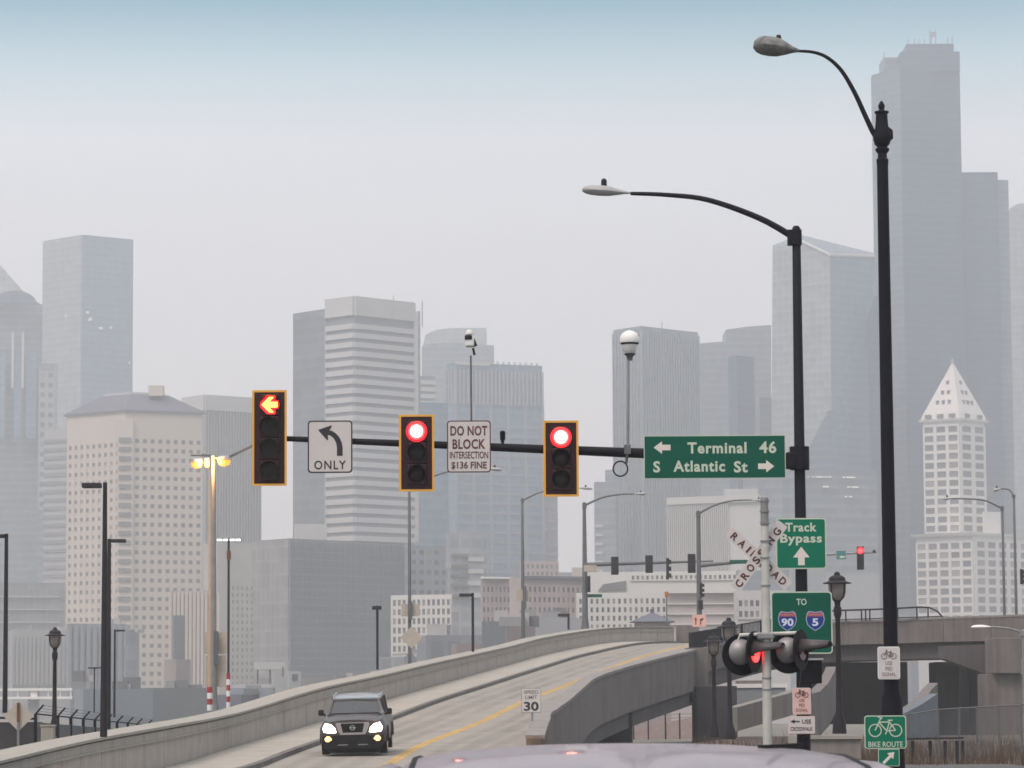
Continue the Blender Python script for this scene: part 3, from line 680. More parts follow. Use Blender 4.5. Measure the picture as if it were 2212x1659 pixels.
for px in (30, 52):
    p = W(px, 800, 1752)-b.o; m = MB(); m.box((p.x, p.y+1.0 if False else p.y-4.5, p.z+5), (1.3, 1.0, 30)); m.build('pilaster', B_white, b.root)
for px, wd_ in ((2, 5.5), (41, 4.0), (70, 5.5)):
    p = W(px, 855, 1752)-b.o; MB().box((p.x, p.y-3.4, p.z), (wd_, 0.8, 46)).build('window_bay', F_blue, b.root)
b2 = Bld('office_tower', 'lower stepped wing with paired windows between pyramid tower and dark glass tower', 84, 84, 118, 785, 1742, 12, 2, F_grey)
b2.grid(1, 2, 14, 800, 1100, pw=0.4, ph=0.5, matl=B_grey); b2.flush_panes()
# --- dark glass tower
b = Bld('glass_tower', 'tall flat-topped glass tower, pinkish on its left face, left of the beige tower', 94, 178, 288, 507, 2000, 27, 22, F_blue)
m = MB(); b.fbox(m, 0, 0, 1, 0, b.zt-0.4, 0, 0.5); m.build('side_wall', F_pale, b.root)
for (x, y) in ((186, 925), (196, 928), (205, 936), (211, 937), (164, 913)):
    pass
for x, y, wd_ in ((189, 674, 2.4), (193, 690, 1.6), (196, 687, 1.6), (217, 706, 2.6), (239, 703, 1.6), (145, 677, 1.8), (280, 777, 1.2)):
    i = 0 if x < 178 else 1; a, d, n, w_ = b.face(i); u = (x-178)/110*w_ if i else (x-94)/84*w_
    q = a+d*u+n*0.7; inst('lit_window', MB().box((0, 0, 0), (wd_, 0.2, 1.4)).mesh('lit_window', M['lit']), b.root, (q.x-b.o.x, q.y-b.o.y, b.z(y)), math.atan2(d.y, d.x))
# --- dark banded building behind the beige tower
b = Bld('office_building', 'grey banded office block between pyramid tower and beige tower', 96, 96, 150, 928, 1400, 15, -6, B_grey)
b.bands([1], 940, 1340, 22, 0.42, 0.4, B_darkglass, 'window_band')
# --- beige tower
b = Bld('hotel_tower', 'beige tower with small square windows and dark hipped roof at left', 145, 271, 437, 890, 1150, 17, 12, B_beige)
b.grid(0, 9, 27, 950, 1486, 0.02, 0.93, pw=0.55, ph=0.56, proud=0.35)
b.grid(1, 9, 27, 942, 1486, 0.10, 1.0, pw=0.48, ph=0.56, proud=0.35)
z1, z0 = b.z(940), b.z(1486); rh = (z1-z0)/27
for r_ in range(27):     # bay windows on the corner
    p = b.Cp-b.o.xy; m = MB(); m.box((p.x, p.y-0.25, z0+rh*(r_+0.5)), (4.3, 1.2, rh*0.44)); m.build('bay_window', PANE[1], b.root)
MB().box((0, 0.4, (b.zt+z0)/2-1), (5.6, 1.3, b.zt-z0-3)).build('corner_bay', B_beige, b.root)
b.flush_panes(262, 2)
ft = b.foot; cen = sum(ft, Vector((0, 0)))/4
frust(b, 1.05, 1.05, b.zt, b.zt+0.8, B_roof, 'eaves', cen, ft); frust(b, 1.04, 0.50, b.zt+0.8, b.z(847), B_roof, 'roof', cen, ft)
frust(b, 0.46, 0.44, b.z(847), b.z(842), B_grey, 'roof_plant', cen, ft)
p = W(338, 842, 1160)-b.o; MB().box((p.x, p.y, p.z-0.5), (5.2, 5, 3.6)).build('roof_box', B_beige, b.root)
# --- ribbed tower behind it
b = Bld('ribbed_tower', 'pale tower with blank top band and vertical ribs behind the beige tower', 396, 443, 562, 853, 1300, 12, 16, B_bluegrey)
m = MB(); b.fbox(m, 0, 0, 1, b.z(886), b.zt+0.02, 0, 0.8); b.fbox(m, 1, 0, 1, b.z(886), b.zt+0.03, 0, 0.8); m.build('top_band', B_white, b.root)
b.piers(1, 20, 887, 1400, 0.42, 0.7, B_grey); b.piers(0, 8, 887, 1400, 0.42, 0.7, B_grey)
# --- pair: dark slab and striped tower
b = Bld('slab_tower', 'dark grey slab tower joined to the left of the striped tower', 633, 703, 715, 667, 1228, 15, 0, B_slab)
b = Bld('striped_tower', 'white and grey horizontally striped office tower behind the centre signals', 705, 765, 894, 640, 1200, 10, 21, B_darkglass)
m = MB(); b.fbox(m, 0, 0, 1.0, b.z(681), b.zt+0.02, 0, 0.9); b.fbox(m, 1, 0, 1, b.z(681), b.zt+0.03, 0, 0.9); m.build('top_band', B_grey.copy() if False else B_white, b.root)
b.bands([0, 1], 690, 1168, 24, 0.56, 0.7, B_white)
m = MB(); b.fbox(m, 0, 0, 0.01, b.z(1168), b.z(681), 0, 0.9); b.fbox(m, 1, 0.985, 1.0, b.z(1168), b.z(681), 0, 0.9); m.build('corner_pier', B_white, b.root)
p = W(912, 655, 1230)-b.o; MB().tube([(p.x, p.y, b.zt-8), (p.x, p.y, p.z+1)], 0.25, 6).build('antenna', B_grey, b.root)
p = W(850, 640, 1210)-b.o; MB().tube([(p.x, p.y, b.zt-8), (p.x, p.y, p.z+0.5)], 0.15, 6).build('antenna', B_grey, b.root)
b = Bld('low_office', 'low pale building at the foot of the dark slab tower', 636, 640, 706, 1131, 1150, 5, 6, B_white)
b = Bld('sliver_tower', 'narrow white tower with dark fin right of the striped tower', 894, 894, 902, 672, 1300, 10, 0, B_white, ybot=1170)
p = W(905.5, 672, 1299)-b.o; MB().box((p.x, p.y, (p.z+b.zb)/2), (0.75, 1, p.z-b.zb)).build('fin', B_slab, b.root)
# --- faint towers
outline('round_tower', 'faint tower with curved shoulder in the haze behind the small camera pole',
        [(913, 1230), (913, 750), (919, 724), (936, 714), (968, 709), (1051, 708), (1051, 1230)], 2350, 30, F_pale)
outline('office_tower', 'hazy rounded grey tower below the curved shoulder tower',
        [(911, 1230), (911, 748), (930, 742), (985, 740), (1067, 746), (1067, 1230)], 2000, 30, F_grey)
b = Bld('striped_block', 'short white striped block between striped tower and mullioned tower', 906, 906, 940, 812, 1450, 12, 3, B_darkglass)
b.bands([1], 815, 875, 4, 0.62, 0.6, B_white)
# --- mullioned tower
b = Bld('mullion_tower', 'broad grey tower with crown of thin mullions right of centre', 965, 984, 1171, 783, 1500, 6, 18, F_blue)
b.piers(1, 22, 797, 872, 0.7, 0.8, B_grey); b.piers(0, 3, 797, 872, 0.7, 0.8, B_grey)
b.piers(1, 5, 872, 1236, 1.3, 0.6, B_bluegrey, name='column')
m = MB(); b.fbox(m, 1, 0.0, 0.38, b.z(788), b.z(781), 0, 1.0); m.build('white_coping', B_white, b.root)
for k_ in range(9):
    q = b.Cp+(b.Rp-b.Cp)*(0.42+0.065*k_)-b.o.xy; MB().box((q.x, q.y+1, b.zt+0.5), (1.0, 1, 1.5)).build('roof_screen', B_grey, b.root)
b.bands([1], 900, 1236, 16, 0.2, 0.35, B_bluegrey, 'floor_band')
b = Bld('office_tower', 'narrow pinkish block at the right foot of the mullioned tower', 1168, 1170, 1204, 1046, 1520, 5, 5, F_pale)
b.bands([1], 1056, 1236, 10, 0.3, 0.4, B_brick, 'floor_band')
b = Bld('office_tower', 'bluish stepped block behind the left red signal, right of the striped tower', 894, 898, 968, 868, 1330, 5, 6, F_blue)
# --- tower L
b = Bld('ribbed_tower', 'tall grey tower with vertical ribs behind the dome camera', 1325, 1385, 1508, 704, 1500, 16, 28, F_grey)
b.piers(0, 9, 712, 1236, 0.5, 0.7, B_bluegrey); b.piers(1, 22, 712, 1236, 0.5, 0.7, B_bluegrey)
p = W(1430, 697, 1515)-b.o; MB().tube([(p.x, p.y, b.zt-5), (p.x, p.y, p.z+.5)], 0.25, 6).build('antenna', B_grey, b.root)
b = Bld('office_building', 'lower stepped grey block left of the ribbed tower, its taller step', 1307, 1309, 1335, 1015, 1492, 3, -1, F_grey)
b = Bld('office_building', 'lower stepped grey block left of the ribbed tower, its shorter step with balconies', 1283, 1285, 1330, 1041, 1485, 3, 0, F_grey)
b.bands([1], 1120, 1236, 6, 0.3, 0.9, B_white, 'balcony', (0, 0.35))
# --- M
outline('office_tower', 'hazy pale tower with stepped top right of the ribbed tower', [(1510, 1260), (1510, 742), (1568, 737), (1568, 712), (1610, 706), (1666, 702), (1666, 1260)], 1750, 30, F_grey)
b = Bld('glass_tower', 'darker blue glass tower standing in front of the stepped pale tower', 1573, 1592, 1629, 768, 1690, 6, 8, F_dark)
b = Bld('office_building', 'small dark block left of the tall black signal mast', 1637, 1640, 1686, 859, 1640, 3, 3, F_darkL)
# --- faceted tower N
x0 = W(1780, 800, 1600).x; t = thing('faceted_glass_tower', 'pale faceted glass tower with sloping roof between the two black poles', 'building', (x0, 1600, 0))
def V(px, py, D): p = W(px, py, D); return (p.x-x0, p.y-1600, p.z)
G0 = -0.6
def down(px, py, D): p = W(px, py, D); return (p.x-x0, p.y-1600, G0)
lf = [V(1669, 536, 1625), V(1729, 519, 1612), V(1792, 549, 1600), down(1800, 1300, 1600), down(1660, 1300, 1625)]
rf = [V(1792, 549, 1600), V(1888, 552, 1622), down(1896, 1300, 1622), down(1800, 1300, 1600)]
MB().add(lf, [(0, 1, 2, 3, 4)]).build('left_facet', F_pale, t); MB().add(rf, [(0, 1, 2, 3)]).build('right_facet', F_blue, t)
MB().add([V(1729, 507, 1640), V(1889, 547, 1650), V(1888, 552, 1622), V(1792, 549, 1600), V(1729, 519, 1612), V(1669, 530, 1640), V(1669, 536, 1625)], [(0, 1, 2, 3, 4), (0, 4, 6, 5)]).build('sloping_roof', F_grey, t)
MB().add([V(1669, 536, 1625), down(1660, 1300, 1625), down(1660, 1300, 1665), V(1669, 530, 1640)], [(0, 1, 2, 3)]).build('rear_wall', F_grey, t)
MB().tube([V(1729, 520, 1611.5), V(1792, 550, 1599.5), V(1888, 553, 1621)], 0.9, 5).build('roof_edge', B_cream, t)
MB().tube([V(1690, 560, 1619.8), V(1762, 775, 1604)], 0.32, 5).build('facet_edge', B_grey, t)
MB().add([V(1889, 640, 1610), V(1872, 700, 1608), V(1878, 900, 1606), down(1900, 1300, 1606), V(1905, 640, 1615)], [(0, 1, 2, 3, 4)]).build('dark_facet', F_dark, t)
# dark pointed facet building
x1 = W(1780, 1000, 1540).x; t2 = thing('glass_building', 'darker glass building with pointed slanting top below the faceted tower', 'building', (x1, 1540, 0))
def V2(px, py, D): p = W(px, py, D); return (p.x-x1, p.y-1540, p.z)
def dn2(px, D): p = W(px, 1200, D); return (p.x-x1, p.y-1540, G0)
MB().add([V2(1700, 1060, 1552), V2(1788, 888, 1540), V2(1799, 884, 1540), V2(1812, 1100, 1548), dn2(1812, 1548), dn2(1799, 1540), dn2(1700, 1552)], [(0, 1, 5, 6), (1, 2, 5), (2, 3, 4, 5)]).build('wall', F_darkL, t2)
MB().add([V2(1700, 1060, 1552), V2(1788, 888, 1540), V2(1799, 884, 1540), V2(1812, 1100, 1548), V2(1800, 1000, 1580)], [(0, 1, 4), (1, 2, 4), (2, 3, 4)]).build('roof', F_grey, t2)
b = Bld('office_building', 'wide grey glass block with rows of lit windows below the pointed glass roof', 1605, 1690, 1894, 1012, 1300, 10, 12, F_grey)
for y, xs_ in ((1029, ((1745, 1), (1755, 2), (1763, 2), (1768, 3), (1773, 3), (1779, 2), (1785, 3), (1792, 3), (1822, 3), (1830, 4), (1838, 5), (1843, 4))), (1050, ((1780, 4), (1786, 3), (1832, 4), (1842, 5), (1849, 5))), (1071, ((1826, 3), (1836, 4)))):
    for x, wd_ in xs_:
        q = b.Cp+(b.Rp-b.Cp)*((x-1690)/204)-b.o.xy; inst('lit_window', MB().box((0, 0, 0), (wd_*0.3, 0.3, 0.5)).mesh('lit_window', M['lit']), b.root, (q.x, q.y-0.3, b.z(y)))
# --- tallest tower O
b = Bld('black_glass_tower', 'tallest dark glass tower with stepped top and rooftop masts at right', 1883, 1945, 2073, 146, 1680, 20, 10, F_dark)
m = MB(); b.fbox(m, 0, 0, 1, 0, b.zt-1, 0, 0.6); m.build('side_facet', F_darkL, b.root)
def sub(lp, rp, yt, D, dy, matl, name='upper_storeys', y_low=150):
    p, q = W(lp, yt, D)-b.o, W(rp, yt, D)-b.o; z0 = b.z(y_low)
    return MB().box(((p.x+q.x)/2, p.y+dy/2, (p.z+z0)/2), (q.x-p.x, dy, p.z-z0)).build(name, matl, b.root)
sub(1908, 1950, 124, 1692, 20, F_darkL); sub(1945, 2073, 112, 1684, 26, F_dark); sub(1958, 2060, 95, 1688, 20, F_dark)
for px, y in ((1910, 116), (1962, 88), (1975, 88), (1985, 89), (1997, 87), (2009, 68), (2021, 68), (2012, 82), (2047, 86), (2057, 84)):
    p = W(px, y, 1690)-b.o; MB().box((p.x, p.y, p.z-3), (0.5, 0.5, 8)).build('antenna', B_bluegrey, b.root)
p = W(2015, 74, 1690)-b.o; MB().box((p.x, p.y, p.z), (3.5, 1, 2.4)).build('mast_box', B_bluegrey, b.root)
sub(1950, 2155, 373, 1700, 22, F_dark, 'stepped_wing', 1700); sub(1950, 2178, 390, 1704, 22, F_darkL, 'stepped_wing', 1700)
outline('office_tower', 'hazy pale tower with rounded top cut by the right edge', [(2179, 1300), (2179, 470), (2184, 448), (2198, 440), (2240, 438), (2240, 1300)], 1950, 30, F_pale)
# --- white tower with pyramid cap P
b = Bld('white_pyramid_tower', 'slender white terracotta tower with pyramid cap and square windows at right', 1994, 2072, 2126, 908, 1370, 9, 13, B_smith)
b.grid(0, 3, 12, 916, 1150, pw=0.26, ph=0.34, proud=0.5); b.grid(1, 2, 12, 916, 1150, pw=0.30, ph=0.34, proud=0.5)
b.flush_panes(290, 5)
ft = b.foot; cen = sum(ft, Vector((0, 0)))/4
frust(b, 1.12, 1.16, b.zt, b.z(903), B_smith, 'cornice', cen, ft); frust(b, 1.08, 1.0, b.z(903), b.z(890), B_smith, 'loggia', cen, ft)
frust(b, 0.99, 0.05, b.z(890), b.z(781), B_smith, 'pyramid_roof', cen, ft); frust(b, 0.06, 0.05, b.z(781), b.z(775), B_white, 'lantern', cen, ft)
MB().tube([(cen.x-b.o.x, cen.y-b.o.y, b.z(776)), (cen.x-b.o.x, cen.y-b.o.y, b.z(766))], [0.9, 0.1], 8).build('finial', B_bluegrey, b.root)
for i, us in ((0, (0.17, 0.5, 0.83)), (1, (0.25, 0.75))):      # loggia windows
    a, d, n, w_ = b.face(i)
    for u in us:
        q = a+d*(u*w_)+n*0.95; inst('window', MB().box((0, 0, 0), (2.6, 0.9, 1.6)).mesh('window', PANE[0]), b.root, (q.x-b.o.x, q.y-b.o.y, b.z(897)), math.atan2(d.y, d.x))
for y, nn_ in ((866, 3), (844, 2), (822, 1)):
    for i in (0, 1):
        a, d, n, w_ = b.face(i); t_ = (b.z(y)-b.z(890))/(b.z(781)-b.z(890)); kk = 0.99+(0.05-0.99)*t_
        for j in range(nn_):
            u = 0.5+(j-(nn_-1)/2)*0.19/kk*0.85
            q = cen+((a+d*(u*w_))-cen)*kk+n*0.0
            MB().box((0, 0, 0), (1.2, 0.8, 1.7)).build('dormer_window', PANE[0], b.root, (q.x-b.o.x, q.y-b.o.y, b.z(y)), rz=math.atan2(d.y, d.x))
bs = Bld('white_office_base', 'broad white building with grid of square windows at the foot of the pyramid-capped tower', 1979, 2101, 2290, 1156, 1345, 15, 40, B_smith)
bs.grid(0, 5, 9, 1168, 1345, pw=0.26, ph=0.34, proud=0.5); bs.grid(1, 8, 9, 1166, 1345, 0.02, 1, pw=0.30, ph=0.34, proud=0.5)
bs.flush_panes(290, 6)
frust(bs, 1.06, 1.08, bs.zt, bs.z(1150), B_smith, 'cornice', sum(bs.foot, Vector((0, 0)))/4, bs.foot)
b = Bld('penthouse_block', 'plain cream block beside the white pyramid-capped tower', 2122, 2124, 2161, 1105, 1362, 3, 5, B_smith)
# --- dark wide block I
b = Bld('office_block', 'wide low dark grey block with fine mullions in the centre', 548, 625, 872, 1163, 850, 12, 30, F_block)
m = MB(); b.fbox(m, 0, 0, 1, 0, b.zt-0.3, 0, 0.4); m.build('side_wall', facade('pale_mullion_wall', (0.22, 0.22, 0.22), (0.27, 0.27, 0.265), 3.6, 1.35, .2, .25), b.root)
b.piers(1, 62, 1166, 1540, 0.16, 0.3, B_bluegrey, name='mullion')
b.bands([1], 1175, 1540, 22, 0.12, 0.2, B_bluegrey, 'floor_band')
# --- J group
b = Bld('ribbed_building', 'brown ribbed mid-rise in front of the beige tower', 365, 367, 470, 1276, 1000, 5, 4, B_brick)
b.piers(1, 12, 1280, 1500, 0.8, 0.8, B_beige); 
b = Bld('office_building', 'pale beige mid-rise with narrow windows behind the orange lamp pole', 440, 470, 548, 1172, 1040, 8, 10, mat('pale_stone', (0.40, 0.37, 0.34), 0.85, scale=0.1))
b.grid(1, 5, 16, 1262, 1500, 0.35, 1, pw=0.6, ph=0.5, proud=0.3); b.flush_panes(200, 7)
b = Bld('dark_block', 'small upright dark grey block in front of the brown ribbed building', 374, 375, 400, 1329, 900, 3, 2, mat('dark_slate', (0.10, 0.115, 0.13), 0.7, scale=0.1))
b = Bld('brick_building', 'low red brown brick building below the small dark block', 355, 380, 412, 1424, 700, 5, 6, B_brick2)
b = Bld('low_building', 'low dark blue grey building with pale roof lines at far left', -40, -20, 145, 1258, 1250, 5, 10, F_low)
b.bands([1], 1262, 1345, 3, 0.08, 0.8, B_white, 'roof_line', (0.0, 0.9))
b = Bld('low_building', 'pale low building with faint window bays at far left', 20, 28, 155, 1362, 900, 5, 6, mat('pale_stucco', (0.33, 0.34, 0.33), 0.85, scale=0.1))
b.piers(1, 14, 1375, 1480, 0.6, 0.4, B_grey)
b = Bld('low_building', 'dark blue grey mid-rise in front of the beige tower foot', 143, 150, 272, 1347, 800, 4, 5, F_low)
b.piers(1, 9, 1352, 1500, 0.9, 0.5, B_bluegrey)
b = Bld('low_building', 'dark grey mid-rise annex right of the thick black pole pair', 268, 272, 301, 1366, 780, 3, 3, F_low)
b = Bld('low_building', 'long low grey warehouse behind the fence at left', 160, 180, 330, 1488, 420, 6, 8, B_bluegrey)
b = Bld('low_building', 'long dark warehouse roof left of the striped posts', 300, 330, 470, 1486, 520, 6, 8, mat('shed_dark', (0.15, 0.16, 0.17), 0.8, scale=0.1))
b = Bld('low_building', 'dark low shed beyond the barrier left of the thin pole', 470, 520, 560, 1500, 460, 6, 8, B_roof)
b = Bld('low_building', 'small pale shed with flat white roof at left', 150, 152, 185, 1472, 450, 3, 3, B_grey)
# pale structures beyond the wall near the dark block
b = Bld('white_container', 'white flat-topped container beyond the barrier, left of the dark mullioned block', 549, 551, 617, 1430, 520, 2, 2, B_white, cat='container', ybot=1446)
for px in (556, 583, 611):
    p = W(px, 1440, 521)-b.o; MB().box((p.x, p.y+0.5, (p.z-0.6)/2), (0.25, 0.25, p.z+0.6)).build('leg', M['galv_dark'], b.root)
b = Bld('white_shed', 'white cabin with dark window beyond the barrier', 588, 590, 622, 1462, 480, 2, 2, B_white, cat='shed')
b = Bld('white_gateframe', 'small white tower-like cabin with grey opening beyond the barrier', 622, 623, 650, 1450, 470, 2, 2, B_white, cat='shed')
m = MB(); b.fbox(m, 1, 0.3, 0.7, b.z(1470), b.z(1456), 0, 0.15); m.build('window', PANE[1], b.root)
b = Bld('low_building', 'long white low roof beyond the barrier, right of the striped posts', 496, 498, 590, 1478, 470, 3, 3, B_white, ybot=1486)
m = MB(); p = W(545, 1492, 471)-b.o; m.box((p.x, p.y+1, (b.zb-0.6)/2), (6.0, 4, b.zb+0.6)); m.build('wall', B_bluegrey, b.root)
b = Bld('low_building', 'mauve grey long low building beyond the barrier behind the suv', 560, 600, 860, 1464, 620, 6, 8, mat('mauve_wall', (0.22, 0.21, 0.22), 0.85, scale=0.1))
b = Bld('low_building', 'flat dark roofed building left of the tall grey lamp post', 820, 872, 905, 1418, 560, 6, 8, F_low)
# --- K group right of centre
b = Bld('office_building', 'small white building with grid of square windows behind the yellow diamond sign', 844, 845, 976, 1286, 700, 3, -4, B_cream)
b.grid(1, 12, 6, 1293, 1412, 0.02, 0.99, pw=0.42, ph=0.36, proud=0.3); b.flush_panes(290, 8)
b = Bld('apartment_building', 'bluish apartment block with stacked balconies above the small white building', 962, 966, 1052, 1152, 880, 4, 5, F_pale)
b.bands([1], 1180, 1290, 5, 0.28, 0.8, PANE[1], 'balcony', (0.1, 0.5)); b.bands([1], 1186, 1290, 4, 0.35, 0.4, B_white, 'window_band', (0.5, 0.9))
b = Bld('apartment_building', 'grey apartment block with window rows left of the balcony block', 868, 885, 966, 1178, 900, 4, 5, F_grey)
b.grid(1, 5, 5, 1182, 1290, 0.0, 1.0, pw=0.4, ph=0.55, proud=0.3, matl=B_bluegrey); b.flush_panes(100, 9)
b = Bld('brick_building', 'pinkish brick building with white roof edge behind the grey lamp post', 1038, 1040, 1128, 1250, 650, 4, 4, B_brick)
b.grid(1, 10, 4, 1262, 1350, 0, 1, pw=0.5, ph=0.5, proud=0.3); b.flush_panes(100, 10)
m = MB(); b.fbox(m, 1, -0.01, 0.72, b.z(1250), b.z(1246), 0, 1.0); m.build('roof_edge', M['white'], b.root)
b = Bld('brick_building', 'pink brick building stepping down below the mullioned tower', 1122, 1125, 1206, 1212, 900, 4, 4, B_brick)
b.grid(1, 8, 2, 1216, 1246, 0, 1, pw=0.5, ph=0.5, proud=0.3); b.flush_panes(60, 11)
b = Bld('brick_building', 'brown brick warehouse with dark flat roof behind the mast-arm lamp pole', 1100, 1128, 1262, 1246, 620, 4, 6, B_brick)
b.grid(1, 13, 4, 1262, 1350, 0, 1, pw=0.5, ph=0.5, proud=0.3); b.flush_panes(100, 12)
m = MB(); b.fbox(m, 1, 0, 1, b.z(1250), b.z(1244), 0, 0.8); m.build('cornice', B_roof, b.root)
b = Bld('low_building', 'dark blue grey low roof in front of the brick building, above the barrier', 1040, 1042, 1156, 1342, 380, 3, 3, mat('blue_roof', (0.17, 0.185, 0.205), 0.7, scale=0.1))
b = Bld('low_building', 'low grey shed beside the short black lamp, above the barrier', 1150, 1152, 1262, 1334, 400, 3, 3, B_grey)
b = Bld('low_building', 'brown low roof behind the right black lamp, above the barrier', 1092, 1094, 1155, 1352, 330, 3, 3, B_brick2)
b = Bld('low_building', 'dark teal roofed low building left of the black lamp above the barrier', 900, 920, 1050, 1372, 420, 3, 3, F_low)
b = Bld('low_building', 'low brown grey building between the diamond sign and the black lamp', 975, 985, 1100, 1390, 400, 3, 3, B_brick2)
b = Bld('cream_building', 'cream building with rows of dark windows behind the mast arm with black signals', 1244, 1246, 1442, 1281, 480, 3, 0, B_cream)
b.grid(1, 16, 4, 1290, 1364, 0.01, 0.99, pw=0.55, ph=0.42, proud=0.25); b.flush_panes(290, 13)
b = Bld('white_building', 'white upper building with a row of small windows under the black signals', 1262, 1264, 1592, 1236, 620, 3, -2, B_cream)
b.grid(1, 22, 1, 1242, 1256, 0.3, 1, pw=0.5, ph=0.4, proud=0.3); b.flush_panes(60, 14)
p0, p1 = W(1292, 1262, 619)-b.o, W(1352, 1275, 619)-b.o
MB().hexa([(p0.x, -0.9, p1.z), (p1.x, -0.9, p1.z), (p1.x, -0.1, p1.z), (p0.x, -0.1, p1.z)], [(p0.x+1, -0.9, p0.z), (p1.x, -0.9, p0.z+0.6), (p1.x, -0.1, p0.z+0.6), (p0.x+1, -0.1, p0.z)]).build('large_window', PANE[1], b.root)
b = Bld('tan_building', 'small tan block behind the first lamp pole of the far mast arm', 1235, 1236, 1294, 1226, 640, 3, 2, B_beige)
b = Bld('stone_building', 'pinkish grey building with long cornice right of the cream building', 1438, 1440, 1592, 1282, 470, 3, 0, mat('pink_stone', (0.43, 0.38, 0.37), 0.85, scale=0.1))
b.bands([1], 1284, 1350, 3, 0.12, 0.3, B_cream, 'string_course'); m = MB(); b.fbox(m, 1, 0, 1, b.z(1282), b.z(1277), 0, 0.8); m.build('cornice', B_cream, b.root)
b = Bld('white_building', 'white building with tall windows behind the railroad signal pole', 1585, 1587, 1705, 1276, 440, 3, 0, B_white)
b.grid(1, 9, 2, 1292, 1338, 0.05, 0.98, pw=0.4, ph=0.45, proud=0.25); b.flush_panes(60, 15)
b = Bld('grey_building', 'grey flat-roofed building above the white building behind the crossing sign', 1590, 1592, 1705, 1232, 560, 3, 0, B_bluegrey)
b = Bld('ribbed_white_building', 'white ribbed building with rooftop box behind the crossing sign', 1441, 1443, 1642, 1076, 1000, 4, -15, B_white)
b.piers(1, 30, 1092, 1290, 0.34, 0.6, B_white, u1=0.66, name='rib'); m = MB(); b.fbox(m, 1, 0.004, 0.655, b.z(1290), b.z(1092), 0, 0.15); m.build('window_wall', B_darkglass.copy() if False else PANE[2], b.root)
m = MB(); b.fbox(m, 1, 0, 1, b.z(1091), b.zt+0.05, 0, 0.9); m.build('top_band', B_white, b.root)
p, q = W(1566, 1056, 1002)-b.o, W(1637, 1056, 1002)-b.o; MB().box(((p.x+q.x)/2, p.y+4, (p.z+b.zt)/2), (q.x-p.x, 8, p.z-b.zt)).build('rooftop_box', B_white, b.root)
# pavilion roof
p = W(1409, 1322, 330); t = thing('pavilion', 'small pavilion with grey hipped roof just above the barrier end', 'pavilion', (p.x, p.y, 0))
MB().add([(-2.2, -2, p.z-1.0), (2.2, -2, p.z-1.0), (2.2, 3, p.z-1.0), (-2.2, 3, p.z-1.0), (0, 0.5, p.z)], [(0, 1, 4), (1, 2, 4), (2, 3, 4), (3, 0, 4), (3, 2, 1, 0)]).build('roof', B_roof, t)
MB().box((0, 0.5, p.z+0.05), (0.4, 0.4, 0.5)).build('vent', B_roof, t)
MB().box((0, 0.5, (p.z-1.6)/2), (3.4, 4, p.z-0.5)).build('wall', B_brick2, t)
# distant low filler buildings (each one its own)
rr = random.Random(11)
fill_lab = ['hazy grey block on the horizon', 'hazy pale low block on the horizon', 'hazy brown low block on the horizon']
for k_, (lp, rp, y, D, mt) in enumerate([(880, 1000, 1240, 1150, B_bluegrey), (1200, 1260, 1236, 1180, B_bluegrey), (2040, 2110, 1190, 1500, B_grey), (1690, 1780, 1195, 1150, B_bluegrey), (1780, 1900, 1240, 1000, B_grey)]):
    lab = ['blue grey block behind the apartment blocks, right of the dark mullioned block', 'blue grey block showing below the gap right of the mullioned tower',
           'grey block hidden behind the white pyramid-capped tower', 'blue grey block behind the track bypass sign', 'grey block behind the far red signal and tall lantern'][k_]
    Bld('low_building', lab, lp, lp+4, rp, y, D, 4, 5, mt)
# white elevated guard rail at far left
wr = thing('elevated_guardrail', 'white double-rail elevated roadway edge at far left behind the black fence', 'railing', W(73, 1500, 300)); o = wr.location
for y in (1489, 1507):
    a, b_ = W(-20, y+1, 300)-o, W(156, y, 300)-o; MB().beam(a, b_, 0.15, 0.22).build('rail', M['white'], wr)
for px in (12, 38, 73, 104, 130, 153):
    p = W(px, 1489, 300)-o; q = W(px, 1512, 300)-o; MB().box((p.x, 0.1, (p.z+q.z)/2), (0.1 if px != 73 else 0.6, 0.1, p.z-q.z)).build('post', M['white'], wr)
p = W(73, 1484, 301)-o; MB().box((p.x, 1, (p.z-o.z-0.6)/2), (0.9, 0.9, p.z+o.z+0.6)).build('pier', B_grey, wr)
# ================================================================== street furniture
def cobra(parent, tip, root_, h, matl, lens=True, name='lamp_head'):
    """cobra-head luminaire between arm end (root_) and tip, local coordinates"""
    tip, root_ = Vector(tip), Vector(root_); d = tip-root_; n = 9; mb = MB(); L = d.length; seg = 12; v = []
    ux = d.normalized(); uy = Vector((0, 1, 0)); uz = ux.cross(uy); uz = uz if uz.z > 0 else -uz
    prof = [(0, .16), (.12, .30), (.28, .62), (.45, .92), (.62, 1.0), (.8, .95), (.92, .75), (1.0, .35)]
    for t, r in prof:
        for k in range(seg):
            a = 2*math.pi*k/seg; zz = math.sin(a); zz = zz*0.55 if zz > 0 else zz*0.45
            v.append(root_+d*t+uy*math.cos(a)*h*0.75*r+uz*zz*h*r)
    f = [(i*seg+k, i*seg+(k+1) % seg, (i+1)*seg+(k+1) % seg, (i+1)*seg+k) for i in range(len(prof)-1) for k in range(seg)]
    f += [tuple(range(seg)), tuple((len(prof)-1)*seg+k for k in range(seg))]
    mb.add(v, f).build(name, matl, parent, smooth=True)
